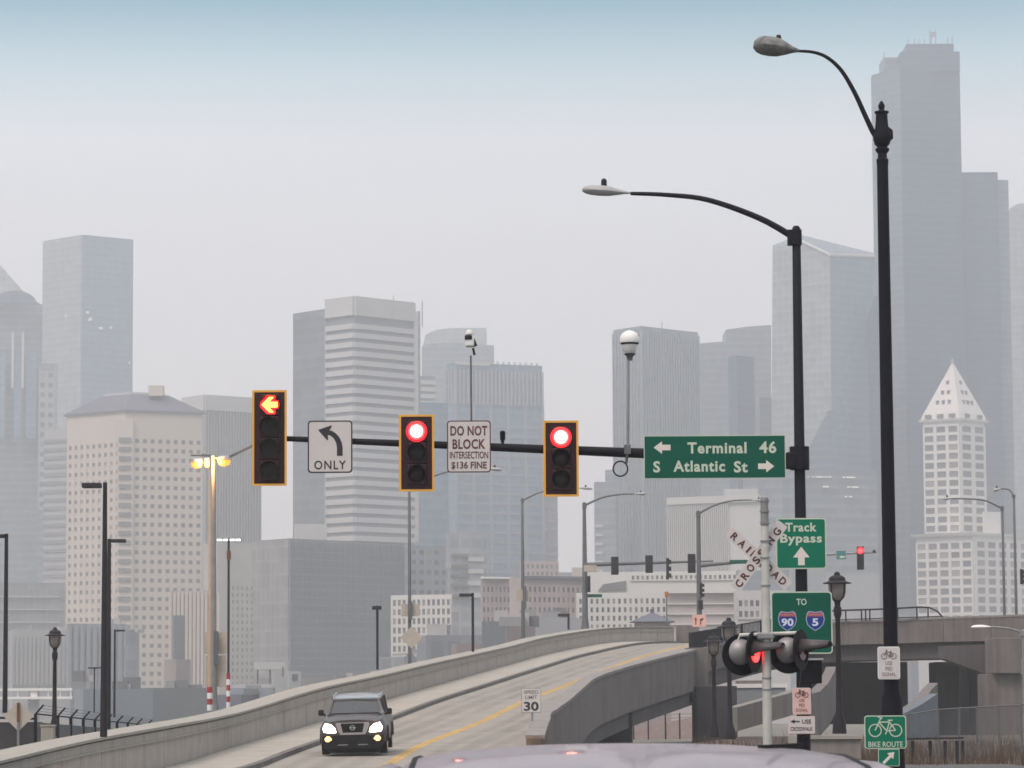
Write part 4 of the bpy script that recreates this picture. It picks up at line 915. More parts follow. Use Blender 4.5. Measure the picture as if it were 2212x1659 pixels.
def street_light(name, label, D, base, top, wb, wt, arm, head, hh, matl, headm, armw=(5, 4), group=None, flare=None, arm_start=None, zb=None, cat='street light', sensor=True):
    """base, top: pixels of the pole; arm: pixel list from the pole outwards; head: (root px, tip px)"""
    k = 1.0/K(D); P0 = W(top[0], top[1], D); zbase = ZW(base[0], base[1], D) if zb is None else zb
    t = thing(name, label, cat, (P0.x, D, zbase), group=group); o = t.location.copy()
    H = P0.z-zbase
    m = MB(); prof = [(wb*k/2, 0), (wt*k/2, H)]
    if flare: prof = [(flare*k/2, 0), (flare*k*0.42, 0.25), (wb*k/2, 0.8), (wt*k/2, H)]
    m.lathe(prof+[(wt*k*0.3, H+0.04)], seg=14).build('pole', matl, t, smooth=True)
    if arm:
        pts = [W(x, y, D)-o for x, y in arm]
        if len(pts) > 2: 
            q = cat_interp([tuple(p) for p in pts], 5); pts = q
        n = len(pts); MB().tube(pts, [(armw[0]+(armw[1]-armw[0])*i/(n-1))*k/2 for i in range(n)], 8).build('arm', matl, t, smooth=True)
        a0 = Vector(pts[0]); MB().box((a0.x*0.5, 0, a0.z-0.02), (abs(a0.x)+wt*k*1.2, wt*k*1.25, armw[0]*k*2.2)).build('bracket', matl, t)
    if head:
        r_, tp = W(head[0][0], head[0][1], D)-o, W(head[1][0], head[1][1], D)-o; cobra(t, tp, r_, hh*k, headm)
        if sensor:
            c = r_+(tp-r_)*0.55; MB().lathe([(0.05, 0), (0.05, 0.1), (0.02, 0.13)], (c.x, 0, c.z+hh*k*0.5)).build('photocell', M['darkbrown'], t)
    return t, o, k
# --- traffic signal mast (57 m)
DM = 57.0
t, oM, kM = street_light('signal_mast', 'tall black signal mast pole with long arm over the road and curved luminaire', DM, (1738, 1640), (1720, 493), 31, 18,
    [(1712, 511), (1640, 471), (1530, 432), (1440, 421), (1362, 418)], ((1362, 417), (1258, 410)), 24, M['black'], M['lampgrey'], armw=(15, 8), zb=-0.05, cat='signal mast')
mast = t
def ml(px, py, D=DM): return W(px, py, D)-oM
a, b = ml(1726, 993), ml(604, 947)
MB().tube([a, a.lerp(b, .5), b], [0.105, 0.075, 0.045], 14).build('mast_arm', M['black'], mast, smooth=True)
c = ml(1727, 990); MB().tube([c+Vector((0, 0, -.2)), c+Vector((0, 0, .2))], 0.17, 14).build('clamp', M['black'], mast)
c = ml(1708, 995); MB().box(c, (0.18, 0.34, 0.28)).build('arm_flange', M['black'], mast, bevel=0.03)
# camera pole and dome camera pole ride on the arm: things of their own
def on_arm(px):          # point on arm axis at a pixel column
    t_ = (px-1726)/(604-1726); return oM+a.lerp(b, t_)
cp_ = on_arm(1019); t = thing('traffic_camera', 'small camera unit on a thin pole standing behind the do not block sign', 'camera', cp_)
def tl(px, py, D=DM): return W(px, py, D)-t.location
MB().tube([(0, 0.0, 0.05), tl(1017, 768)], 0.016, 8).build('pole', M['galv_dark'], t)
MB().box(tl(1015, 739), (0.15, 0.2, 0.17)).build('body', M['white'], t, bevel=0.03)
MB().box(tl(1012, 730), (0.13, 0.24, 0.08)).build('lens_hood', M['darkbrown'], t, bevel=0.02)
q = tl(1014, 719); MB().lathe([(0.06, -.03), (0.065, 0), (0.04, 0.05)], q).build('cap', M['white'], t, smooth=True)
MB().beam(tl(1021, 733), tl(1027, 748), 0.08, 0.07).build('bracket', M['darkbrown'], t); MB().beam(tl(1022, 752), tl(1025, 767), 0.04, 0.05).build('cable_tail', M['darkbrown'], t)
cp_ = on_arm(1356); t = thing('dome_camera', 'white dome camera on a thin pale pole clamped to the mast arm, cable ring below', 'camera', cp_)
MB().tube([tl(1353, 1000), (0, -0.13, 0.1), tl(1357, 770)], 0.026, 8).build('pole', M['galv'], t)
q = tl(1360, 734); MB().lathe([(0.165, -0.055), (0.175, -0.02), (0.165, 0.05), (0.13, 0.11), (0.07, 0.15), (0.01, 0.165)], q, 20).build('dome_housing', M['white'], t, smooth=True)
MB().lathe([(0.14, -0.085), (0.165, -0.06)], q, 20).build('seal_ring', M['darkbrown'], t, smooth=True)
MB().lathe([(0.06, -0.245), (0.11, -0.20), (0.135, -0.08)], q, 20).build('dome', M['globe'] if False else M['white'], t, smooth=True)
MB().lathe([(0.045, -0.36), (0.055, -0.30), (0.09, -0.26), (0.115, -0.245)], (q.x, q.y, q.z), 14).build('mount', M['galv_dark'], t, smooth=True)
MB().tube([tl(1367, 727), tl(1376, 730), tl(1378, 723)], 0.028, 8).build('side_bracket', M['galv'], t)
MB().box(tl(1355, 972), (0.11, 0.3, 0.16)).build('clamp', M['galv_dark'], t)
q = tl(1340, 1013); MB().tube([(q.x+0.125*math.cos(i*math.pi/12), -0.05, q.z+0.13*math.sin(i*math.pi/12)) for i in range(25)], 0.013, 6).build('cable_ring', M['black'], t)
cp_ = on_arm(1086); t = thing('detector', 'small black detector can standing on the mast arm beside the do not block sign', 'sensor', cp_)
MB().lathe([(0.02, 0.05), (0.03, 0.12), (0.045, 0.14), (0.048, 0.27), (0.03, 0.29)], (0, 0, 0), 12).build('can', M['black'], t, smooth=True)

# --- signal heads
arrow_l = [(-.125, 0), (.0, .13), (.075, .13), (.0, .045), (.135, .045), (.135, -.045), (.0, -.045), (.075, -.13), (0, -.13)]
arrow_halo = [(-.165, 0), (-.15, .045), (-.04, .16), (.09, .165), (.115, .13), (.09, .08), (.16, .07), (.175, 0), (.16, -.07), (.09, -.08), (.115, -.13), (.09, -.165), (-.04, -.16), (-.15, -.045)]
def signal_head(label, px, ytop, ybot, wpx, D, n, lit, group='signal heads on the mast arm', arrow=False, gap=0.0, tilt=0):
    k = 1/K(D); c = W(px, (ytop+ybot)/2, D-0.28); H = (ybot-ytop)*k*(D-0.28)/D; Wd = wpx*k*(D-.28)/D
    t = thing('traffic_signal', label, 'traffic light', (c.x, c.y, c.z-H/2), group=group, rot=(R(0), tilt, 0))
    # backplate
    b_ = 0.036
    fr = MB()
    for x0, x1, z0, z1 in ((-Wd/2, Wd/2, 0, b_), (-Wd/2, Wd/2, H-b_, H), (-Wd/2, -Wd/2+b_, b_, H-b_), (Wd/2-b_, Wd/2, b_, H-b_)):
        fr.box(((x0+x1)/2, 0.0, (z0+z1)/2), (x1-x0, 0.012, z1-z0))
    fr.build('yellow_border', M['yborder'], t)
    MB().box((0, 0.012, H/2), (Wd-0.02, 0.012, H-0.02)).build('backplate', M['signalblack'], t)
    sec = (H-2*b_-0.06)/n if n > 3 else (H-2*b_-0.14)/n
    for i in range(n):
        zc = H-b_-(0.03 if n > 3 else 0.07)-sec*(i+0.5); r = min(0.15, sec*0.44)
        s_ = MB().box((0, 0.07, zc), (0.34, 0.2, sec-0.006)).build('signal_section', M['signalblack'], t, bevel=0.02)
        on = (i == lit)
        if arrow:
            MB().tube([(0, -0.045, zc), (0, -0.03, zc)], [r, r], 28).build('lens', M['lensdark'], s_)
            if on:
                MB().plate([(x, zc+z) for x, z in arrow_halo], -0.052, -0.047).build('arrow', M['redglow'], s_)  # halo of the lit arrow, glow built as a wider plate
                MB().plate([(x*1.05, zc+z*1.02) for x, z in arrow_l], -0.062, -0.054).build('arrow', M['redarrow'], s_)
        elif on:
            MB().lathe([(r*1.22, 0), (r*1.0, 0.015)], (0, 0, 0), 28).build('lens_glow', M['redglow'], s_, loc=(0, -0.032, zc)).rotation_euler = (R(90), 0, 0)  # ring wider than the lens imitates its red glow
            MB().lathe([(r*0.98, 0), (r*0.9, 0.01)], (0, 0, 0), 28).build('lens_ring', M['redmid'], s_, loc=(0, -0.046, zc)).rotation_euler = (R(90), 0, 0)
            MB().lathe([(r*0.72, 0.0), (r*0.6, 0.03), (r*0.4, 0.05), (0.01, 0.055)], (0, 0, 0), 28).build('lens', M['redhot'], s_, loc=(0, -0.054, zc), smooth=True).rotation_euler = (R(90), 0, 0)
        else:
            MB().lathe([(r, 0.0), (r*0.8, 0.03), (r*0.4, 0.05), (0.01, 0.055)], (0, 0, 0), 24).build('lens', M['lensdark'], s_, loc=(0, -0.03, zc), smooth=True).rotation_euler = (R(90), 0, 0)
        # cap visor: open at the bottom
        v = []; f = []; n_ = 16
        for j in range(n_+1):
            a_ = R(-35)+R(250)*j/n_
            for y, rr_ in ((-0.03, r+0.018), (-0.03-0.22*(0.35+0.65*max(0, math.sin(a_))), r+0.014)):
                v.append((rr_*math.cos(a_), y, zc+rr_*math.sin(a_)))
        f = [(2*j, 2*j+1, 2*j+3, 2*j+2) for j in range(n_)]
        vo = MB().add(v, f).build('visor', M['signalblack'], s_); md = vo.modifiers.new('s', 'SOLIDIFY'); md.thickness = 0.006
    MB().box((0, 0.2, H*0.5), (0.09, 0.12, H*0.5)).build('bracket', M['signalblack'], t)
    return t
signal_head('leftmost signal head, four sections with lit red left arrow', 582, 842, 1050, 75, DM, 4, 0, arrow=True)
signal_head('middle signal head with lit round red, just left of the do not block sign', 900, 895, 1062, 76, DM, 3, 0)
signal_head('right signal head with lit round red, left of the green street sign', 1212, 908, 1073, 76, DM, 3, 0)

def sign(name, label, px, ytop, ybot, wpx, D, face, border=None, bw=0.02, r=0.04, group=None, cat='sign', y=None, rz=0, th=0.004):
    k = 1/K(D); c = W(px, (ytop+ybot)/2, D); H = (ybot-ytop)*k; Wd = wpx*k
    t = thing(name, label, cat, (c.x, D if y is None else y, c.z), rz, group)
    MB().plate(rrect(-Wd/2, Wd/2, -H/2, H/2, r), 0, th).build('panel', border or face, t)
    if border: MB().plate(rrect(-Wd/2+bw, Wd/2-bw, -H/2+bw, H/2-bw, max(0.005, r-bw*.6)), -0.0035, -0.0005).build('face', face, t)
    return t, Wd, H
def poly(t, pts, matl, name='symbol', y=-0.008): return MB().plate(pts, y, y+0.002).build(name, matl, t)
DS = DM-0.16
# left turn only
t, w_, h_ = sign('traffic_sign', 'white square sign with black left turn arrow over the word ONLY', 713, 908, 1022, 97, DS, M['signwhite'], M['legend'], bw=0.024, r=0.06)
t.data if False else None
MB().plate(rrect(-w_/2+0.0, w_/2, -h_/2, h_/2, 0.06), 0.005, 0.008).build('back', M['signback'], t)
sx = w_/600.0        # crop: sign spans 870..1470 x 600..1325 px
def sp(cx, cy): return ((cx-1170)*sx, (962-cy)*sx)
outer = [sp(1190, 740), sp(1240, 765), sp(1290, 815), sp(1322, 880), sp(1338, 960), sp(1338, 1085)]
inner = [sp(1265, 1085), sp(1262, 960), sp(1245, 890), sp(1205, 825), sp(1160, 795)]
for i in range(4):
    pass
ar = MB(); pts_o = [(1152, 740), (1200, 752), (1250, 785), (1295, 835), (1325, 900), (1338, 970), (1338, 1085)]; pts_i = [(1140, 800), (1180, 815), (1215, 845), (1240, 885), (1256, 930), (1263, 980), (1263, 1085)]
vv = [(sp(*q)[0], -0.008, sp(*q)[1]) for q in pts_o+pts_i]
ar.add(vv, [(i, i+1, i+8, i+7) for i in range(6)]); ar.build('arrow', M['legend'], t)
poly(t, [sp(1008, 735), sp(1185, 675), sp(1195, 690), sp(1158, 745), sp(1140, 805), sp(1145, 868), sp(1130, 872)], M['legend'], 'arrow_head')
put_text('ONLY', t, 0.0, sp(0, 1203)[1], -0.008, 120*sx, 425*sx, 0.012, M['legend'], 1.15)
# do not block
t, w_, h_ = sign('traffic_sign', 'white sign reading DO NOT BLOCK INTERSECTION with fine amount', 1013, 908, 1021, 95, DS, M['signwhite'], M['legendred'], bw=0.02, r=0.055)
s_ = h_/113.0
put_text('DO NOT', t, 0, 35*s_, -0.008, 21*s_, 80*s_, 0.022, M['legendred'], 1.05)
put_text('BLOCK', t, 0, 6*s_, -0.008, 21*s_, 71*s_, 0.022, M['legendred'], 1.05)
put_text('INTERSECTION', t, 0, -18*s_, -0.008, 15.5*s_, 83*s_, 0.012, M['legendred'])
put_text('$136 FINE', t, 0, -40*s_, -0.008, 15*s_, 77*s_, 0.02, M['legendred'])
# street sign
t, w_, h_ = sign('street_sign', 'wide green sign reading Terminal 46 and S Atlantic St with arrows', 1544, 940, 1034, 307, DS, M['green'], M['signtext'], bw=0.014, r=0.012)
s_ = h_/94.0
def gp(x, y): return ((x-1544)*s_, (987-y)*s_)
put_text('Terminal', t, gp(1549, 0)[0], gp(0, 966.5)[1], -0.008, 24*s_, 128*s_, 0.03, M['signtext'], 1.12)
put_text('46', t, gp(1659, 0)[0], gp(0, 966)[1], -0.008, 25*s_, 37*s_, 0.03, M['signtext'], 1.1)
put_text('S', t, gp(1418, 0)[0], gp(0, 1007)[1], -0.008, 24*s_, 15*s_, 0.03, M['signtext'])
put_text('Atlantic', t, gp(1510, 0)[0], gp(0, 1006)[1], -0.008, 24*s_, 112*s_, 0.03, M['signtext'], 1.12)
put_text('St', t, gp(1600, 0)[0], gp(0, 1008)[1], -0.008, 24*s_, 30*s_, 0.03, M['signtext'], 1.1)
def block_arrow(t, x, z, L, Hh, matl, ang=0, sh=0.45, hd=0.5):
    p = [(-L/2, 0), (-L/2+L*hd, Hh/2), (-L/2+L*hd, Hh*sh/2), (L/2, Hh*sh/2), (L/2, -Hh*sh/2), (-L/2+L*hd, -Hh*sh/2), (-L/2+L*hd, -Hh/2)]
    c_, s2 = math.cos(ang), math.sin(ang); poly(t, [(x+a_*c_-b_*s2, z+a_*s2+b_*c_) for a_, b_ in p], matl, 'arrow')
block_arrow(t, *gp(1430, 966), 37*s_, 27*s_, M['arrowtext'])
block_arrow(t, *gp(1655, 1008), 35*s_, 27*s_, M['arrowtext'], math.pi)
# track bypass + interstate signs on mast pole
t, w_, h_ = sign('guide_sign', 'green square sign reading Track Bypass with up arrow on the signal mast', 1730.5, 1119, 1229, 109, DM-0.2, M['green2'], M['signtext'], bw=0.022, r=0.05)
s_ = h_/110.0
put_text('Track', t, 0.0, 36*s_, -0.008, 19*s_, 68*s_, 0.03, M['signtext'], 1.1)
put_text('Bypass', t, 0.0, 12*s_, -0.008, 19*s_, 90*s_, 0.03, M['signtext'], 1.1)
block_arrow(t, 0, -27*s_, 40*s_, 36*s_, M['arrowtext'], -math.pi/2, sh=0.4, hd=0.58)
t, w_, h_ = sign('guide_sign', 'green sign reading TO with interstate 90 and 5 shields', 1732, 1278, 1412, 132, DM-0.2, M['green'], M['signtext'], bw=0.022, r=0.06)
s_ = h_/134.0
put_text('TO', t, 0, 45*s_, -0.008, 14*s_, 22*s_, 0.02, M['signtext'])
def shield(t, x, z, s__, num):
    def sh(f): 
        up = [(-18, 15), (-13, 20), (0, 17.5), (13, 20), (18, 15), (20.5, 2), (17, -10), (10, -17), (0, -23), (-10, -17), (-17, -10), (-20.5, 2)]
        return [(x+a_*f*s__, z+b_*f*s__) for a_, b_ in up]
    poly(t, sh(1.0), M['white'] if False else mat('shield_edge', (0.35, 0.42, 0.55), 0.5), 'shield', -0.007); poly(t, sh(0.91), M['blue'], 'shield_field', -0.010)
    poly(t, [(x+a_*s__, z+b_*s__) for a_, b_ in [(-16.5, 13.5), (-12, 17.6), (0, 15.6), (12, 17.6), (16.5, 13.5), (18, 8), (-18, 8)]], M['red'], 'shield_band', -0.013)
    put_text('INTERSTATE', t, x, z+12*s__, -0.0155, 3.6*s__, 27*s__, 0.0, mat('shield_text', (0.5, 0.35, 0.38), 0.5))
    put_text(num, t, x, z-3.5*s__, -0.0135, 16*s__, (13 if len(num) == 1 else 26)*s__, 0.03, mat('shield_num', (0.62, 0.66, 0.78), 0.5))
shield(t, -31*s_, 5*s_, s_, '90'); shield(t, 29*s_, 5*s_, s_, '5')
def bike(t, x, z, s__, matl, r, y=-0.008, flip=1):
    def ring(cx, cz, R_):
        n = 24; v = []
        for i in range(n):
            a_ = 2*math.pi*i/n
            for q in (R_-r, R_+r): v.append((x+flip*(cx+q*math.cos(a_))*s__, y, z+(cz+q*math.sin(a_))*s__))
        MB().add(v, [(2*i, 2*i+1, (2*i+3) % (2*n), (2*i+2) % (2*n)) for i in range(n)]).build('wheel_symbol', matl, t)
    ring(-1.05, -0.35, 0.62); ring(1.05, -0.35, 0.62)
    mb = MB()
    for (ax, az), (bx, bz) in (((-1.05, -.35), (-.55, .72)), ((-.62, .5), (.45, .5)), ((-.62, .45), (.15, -.4)), ((.15, -.4), (.45, .62)), ((.15, -.4), (1.05, -.35)), ((1.05, -.35), (.45, .45)), ((-.55, .72), (-.3, .95)), ((-.3, .95), (-.75, 1.0)), ((.25, .68), (.75, .68)), ((.15, -.4), (.0, -.75))):
        d = Vector((bx-ax, bz-az)); n = Vector((-d.y, d.x)).normalized()*r*1.15
        mb.add([(x+flip*(ax+n.x)*s__, y-0.0005, z+(az+n.y)*s__), (x+flip*(bx+n.x)*s__, y-0.0005, z+(bz+n.y)*s__), (x+flip*(bx-n.x)*s__, y-0.0005, z+(bz-n.y)*s__), (x+flip*(ax-n.x)*s__, y-0.0005, z+(az-n.y)*s__)], [(0, 1, 2, 3)])
    mb.build('bicycle_symbol', matl, t)
t, w_, h_ = sign('traffic_sign', 'pinkish white bicycle use ped signal sign on the signal mast, above the crosswalk sign', 1732, 1486, 1543, 40, DM-0.25, M['signpink'], M['signwhite'], bw=0.012, r=0.03)
s_ = h_/57.0; bike(t, 0, 16*s_, 8.2*s_, M['legendred'], 0.09)
for s__, z_ in (('USE', 2.0), ('PED', -8.5), ('SIGNAL', -19)): put_text(s__, t, 0, z_*s_, -0.008, 7.5*s_, (12 if len(s__) < 4 else 26)*s_, 0.0, M['legendred'])
t, w_, h_ = sign('traffic_sign', 'wide white use crosswalk sign with left arrow, at the foot of the signal mast', 1731.5, 1547, 1585, 58, DM-0.25, M['signwhite'], M['signpink'], bw=0.012, r=0.02)
s_ = h_/38.0; block_arrow(t, -14*s_, 7.5*s_, 20*s_, 9*s_, M['legend'], 0, .3, .45)
put_text('USE', t, 11*s_, 7.5*s_, -0.008, 9*s_, 20*s_, 0.02, M['legendred']); put_text('CROSSWALK', t, 0, -8*s_, -0.008, 9*s_, 48*s_, 0.015, M['legendred'])
# pedestrian head by mast
c = W(1750, 1450, DM); t = thing('pedestrian_signal', 'small black pedestrian signal box on the right side of the signal mast', 'traffic light', (c.x, DM-.15, c.z))
MB().box((0, 0, 0.0), (0.36, 0.22, 0.42)).build('housing', M['black'], t, bevel=0.02); MB().box((0.0, -0.2, 0.2), (0.38, 0.2, 0.03)).build('visor', M['lampgrey'], t)
MB().box((-0.1, -0.005, -0.35), (0.2, 0.18, 0.35)).build('lower_housing', M['black'], t, bevel=0.02)

# --- ornate black street lamp (48 m)
DB = 48.0
P = W(1904, 222, DB); t = thing('street_light', 'tall black ornate street lamp post at right with curved arm and grey lamp head', 'street light', (P.x, DB, -0.1)); o = t.location.copy(); kb = 1/K(DB)
def bl(px, py): return W(px, py, DB)-o
H = P.z+0.1
def zr(y): return ZW(1905, y, DB)+0.1
MB().lathe([(0.20, 0), (0.20, 0.3), (0.16, zr(1560)), (.155, zr(1508)), (0.122, zr(1497)), (0.105, zr(1400)), (0.083, zr(360)), (0.09, zr(345)), (0.07, zr(342)), (0.065, zr(332))], seg=24).build('pole', M['black'], t, smooth=True)
MB().lathe([(0.06, zr(333)), (0.10, zr(326)), (0.105, zr(322)), (0.07, zr(318)), (0.11, zr(312)), (0.13, zr(302)), (0.135, zr(290)), (0.10, zr(277)), (0.09, zr(262)), (0.085, zr(246)), (0.105, zr(244)), (0.105, zr(241)), (0.05, zr(239)), (0.035, zr(236))], seg=24).build('capital', M['black'], t, smooth=True)
MB().lathe([(0.02, zr(240)), (0.045, zr(234)), (0.05, zr(228)), (0.03, zr(222)), (0.01, zr(218))], seg=16).build('finial', M['black'], t, smooth=True)
pts = cat_interp([tuple(bl(*q)) for q in [(1902, 300), (1888, 289), (1870, 252), (1846, 200), (1818, 153), (1788, 125), (1758, 113), (1722, 110)]], 5)
MB().tube(pts, [0.045-0.024*i/(len(pts)-1) for i in range(len(pts))], 10).build('arm', M['black'], t, smooth=True)
c = bl(1921, 290); MB().tube([(c.x-0.02, 0, c.z+0.1), (c.x+0.01, 0, c.z+0.05), (c.x+0.01, 0, c.z-0.05), (c.x-0.03, 0, c.z-0.12)], [0.02, 0.045, 0.05, 0.02], 10).build('scroll', M['black'], t, smooth=True)
cobra(t, bl(1628, 97), bl(1726, 110), 44*kb, M['lampdark'])
c = bl(1682, 80); MB().lathe([(0.035, -0.05), (0.04, 0.0), (0.03, 0.03)], (c.x, 0, c.z)).build('photocell', M['darkbrown'], t)
t, w_, h_ = sign('traffic_sign', 'white bicycle use ped signal sign on the ornate street lamp post', 1920, 1397, 1467, 48, DB-0.3, M['signwhite'], M['white'], bw=0.012, r=0.03)
s_ = h_/70.0; bike(t, 0, 18*s_, 9.6*s_, M['legendgrey'], 0.085)
for s__, z_ in (('USE', 0.0), ('PED', -12), ('SIGNAL', -24)): put_text(s__, t, 0, z_*s_, -0.008, 8.5*s_, (15 if len(s__) < 4 else 30)*s_, 0.0, M['legendgrey'])
t, w_, h_ = sign('guide_sign', 'green bike route sign with white bicycle symbol at bottom right', 1912.5, 1546, 1617, 90, DB-0.3, M['green2'], M['signtext'], bw=0.014, r=0.04)
s_ = h_/71.0; bike(t, 0, 11*s_, 21*s_, M['signtext'], 0.055)
put_text('BIKE ROUTE', t, 0, -25.5*s_, -0.008, 11.5*s_, 74*s_, 0.015, M['signtext'])
t, w_, h_ = sign('guide_sign', 'small green square plaque with white diagonal arrow below the bike route sign', 1920, 1618, 1655, 46, DB-0.3, M['green2'], M['signtext'], bw=0.01, r=0.02)
s_ = h_/37.0; block_arrow(t, 0, 0, 34*s_, 18*s_, M['arrowtext'], math.pi+R(45), .33, .38)

# --- railroad crossing signal (50 m)
DR = 50.0; kr = 1/K(DR); P = W(1651, 1075, DR); t = thing('crossing_signal', 'railroad crossing post with flashing red lamps and crossbuck', 'railroad signal', (P.x, DR, -0.1)); o = t.location.copy(); rr_root = t
def rl(px, py, D=DR): return W(px, py, D)-o
H = P.z+0.1
MB().lathe([(0.073, 0), (0.066, H*0.6), (0.058, rl(1651, 1136).z)], seg=18).build('pole', M['alu'], t, smooth=True)
MB().lathe([(0.062, rl(1651, 1136).z), (0.06, H), (0.03, H+0.02)], seg=18).build('upper_pole', M['galv'], t, smooth=True)
for y in (1082, 1105, 1130, 1169, 1205, 1265, 1465, 1490): MB().lathe([(0.075, -0.012), (0.075, 0.012)], (0, 0, rl(1651, y).z), 18).build('band', M['galv'], t)
c = rl(1640, 1206)
def blade(txt_parts, p0, p1, wd_, y, nm):
    a_, b_ = Vector(rl(*p0)), Vector(rl(*p1)); a_.y = b_.y = 0; d = (b_-a_); L = d.length; ang = math.atan2(d.z, d.x); m_ = (a_+b_)/2
    bo = MB().plate(rrect(-L/2, L/2, -wd_/2, wd_/2, 0.02), 0, 0.006).build('crossbuck_blade', M['signwhite'], t, loc=(m_.x, y, m_.z)); bo.rotation_euler = (0, -ang, 0)
    for s__, u, wt_ in txt_parts:
        me = text_mesh(s__, wd_*0.62, wt_, 0.03, M['legendred']); to = bpy.data.objects.new('lettering', me); COL.objects.link(to); to.parent = bo; to.location = (u, -0.004, 0)
k_ = kr
blade([('R', -70*k_, 14*k_), ('A', -48*k_, 15*k_), ('I', -29*k_, 4.5*k_), ('L', -13*k_, 12*k_), ('R', 8*k_, 14*k_), ('O', 30*k_, 15*k_), ('A', 51*k_, 15*k_), ('D', 71*k_, 14*k_)], (1575, 1146), (1705, 1266), 26*k_, 0.10, 0)
blade([('C', -73*k_, 14*k_), ('R', -52*k_, 14*k_), ('O', -31*k_, 15*k_), ('S', -10*k_, 13*k_), ('S', 9*k_, 13*k_), ('I', 25*k_, 4.5*k_), ('N', 42*k_, 14*k_), ('G', 66*k_, 15*k_)], (1588, 1272), (1692, 1130), 26*k_, 0.085, 1)
# cross arm and lamps
a_, b_ = rl(1598, 1372), rl(1722, 1367)
MB().tube([a_+Vector((-.03, 0.02, -0.12)), a_+Vector((0, 0.0, 0)), b_, b_+Vector((.02, 0, -.12))], 0.028, 8).build('cross_arm', M['alu'], t, smooth=True)
MB().box(rl(1653, 1374)+Vector((0, 0, 0)), (0.25, 0.2, 0.1)).build('junction_box', M['galv'], t, bevel=0.02)
def lamp_unit(px, py, lit, s=1):
    c = Vector(rl(px, py)); 
    u = thing('x', None, None, (0, 0, 0)); bpy.data.objects.remove(u)
    # backplate seen obliquely, facing away to the left; silver housing on our side
    def disc(cx, cz, r, nx, ny, y, matl, nm, th=0.012):
        n = Vector((nx, ny, 0)).normalized(); p = Vector((cx, y, cz)); return MB().tube([p-n*th, p+n*th], r, 32).build(nm, matl, t)
    cx, cz = c.x, c.z
    disc(cx-0.06, cz-0.02, 0.315, -0.28, 0.96, 0.10, M['black'], 'backplate')
    n = Vector((0.50, -0.86, 0)); p = Vector((cx-0.09, 0.07, cz+0.02)); prof = [(0, .20), (.05, .195), (.10, .175), (.15, .13), (.185, .075), (.195, .01)]
    MB().tube([p+n*d_ for d_, r_ in prof], [r_ for d_, r_ in prof], 24).build('lamp_housing', M['silver'], t, smooth=True)
    # front unit facing right and towards us
    n2 = Vector((0.90, -0.44, 0)).normalized(); q = Vector((cx+0.12, 0.02, cz+0.02))
    MB().tube([q-n2*0.012, q+n2*0.012], 0.31, 32).build('backplate', M['black'], t)
    MB().tube([q+n2*0.014, q+n2*0.035], 0.158, 24).build('lens', M['redflash'] if lit else M['lensred'], t)
    MB().tube([q-n2*0.16, q-n2*0.02], [0.10, 0.16], 20).build('lamp_body', M['silver'], t, smooth=True)
    v = []; m_ = 18; up = Vector((0, 0, 1)); sd_ = n2.cross(up).normalized()
    for j in range(m_+1):
        a2 = R(-25)+R(230)*j/m_; ln = 0.06+0.40*min(1, max(0, math.sin(a2)+0.1)*2.4)
        for l_ in (0.0, ln): v.append(q+n2*(0.01+l_)+sd_*(0.165-l_*0.06)*math.cos(a2)+up*((0.165-l_*0.06)*math.sin(a2)+l_*0.0))
    vo = MB().add(v, [(2*j, 2*j+1, 2*j+3, 2*j+2) for j in range(m_)]).build('visor', M['visorgrey'], t, smooth=True); md = vo.modifiers.new('s', 'SOLIDIFY'); md.thickness = 0.008
lamp_unit(1612, 1411, True); lamp_unit(1713, 1407, False)

# --- speed limit sign (102 m)
t, w_, h_ = sign('speed_limit_sign', 'white speed limit 30 sign at the near end of the right parapet', 1147.5, 1487, 1539, 42, 101, M['signwhite'], M['legendgrey'], bw=0.012, r=0.03)
s_ = h_/52.0
put_text('SPEED', t, 0, 18*s_, -0.008, 8*s_, 31*s_, 0.01, M['legendgrey']); put_text('LIMIT', t, 0, 7*s_, -0.008, 8*s_, 26*s_, 0.01, M['legendgrey']); put_text('30', t, 0, -12*s_, -0.008, 19*s_, 32*s_, 0.03, M['legend'])
MB().box((0.03, 0.05, -h_/2-0.4), (0.06, 0.05, h_*0.9+0.9)).build('post', M['galv'], t)

# --- diamond sign back, lower left
c = W(40, 1547, 88); t = thing('warning_sign', 'back of a tan diamond sign on a thin grey post at lower left', 'sign', (c.x, 88, c.z))
d_ = 0.40; MB().plate([(-d_, 0), (0, -d_), (d_, 0), (0, d_)], 0, 0.006).build('panel', M['signback'], t); MB().box((0, -0.03, -0.65), (0.06, 0.04, 2.0)).build('post', M['galv'], t)
MB().box((0, -0.055, 0.1), (0.07, 0.02, 0.5)).build('stiffener', M['rust'], t)

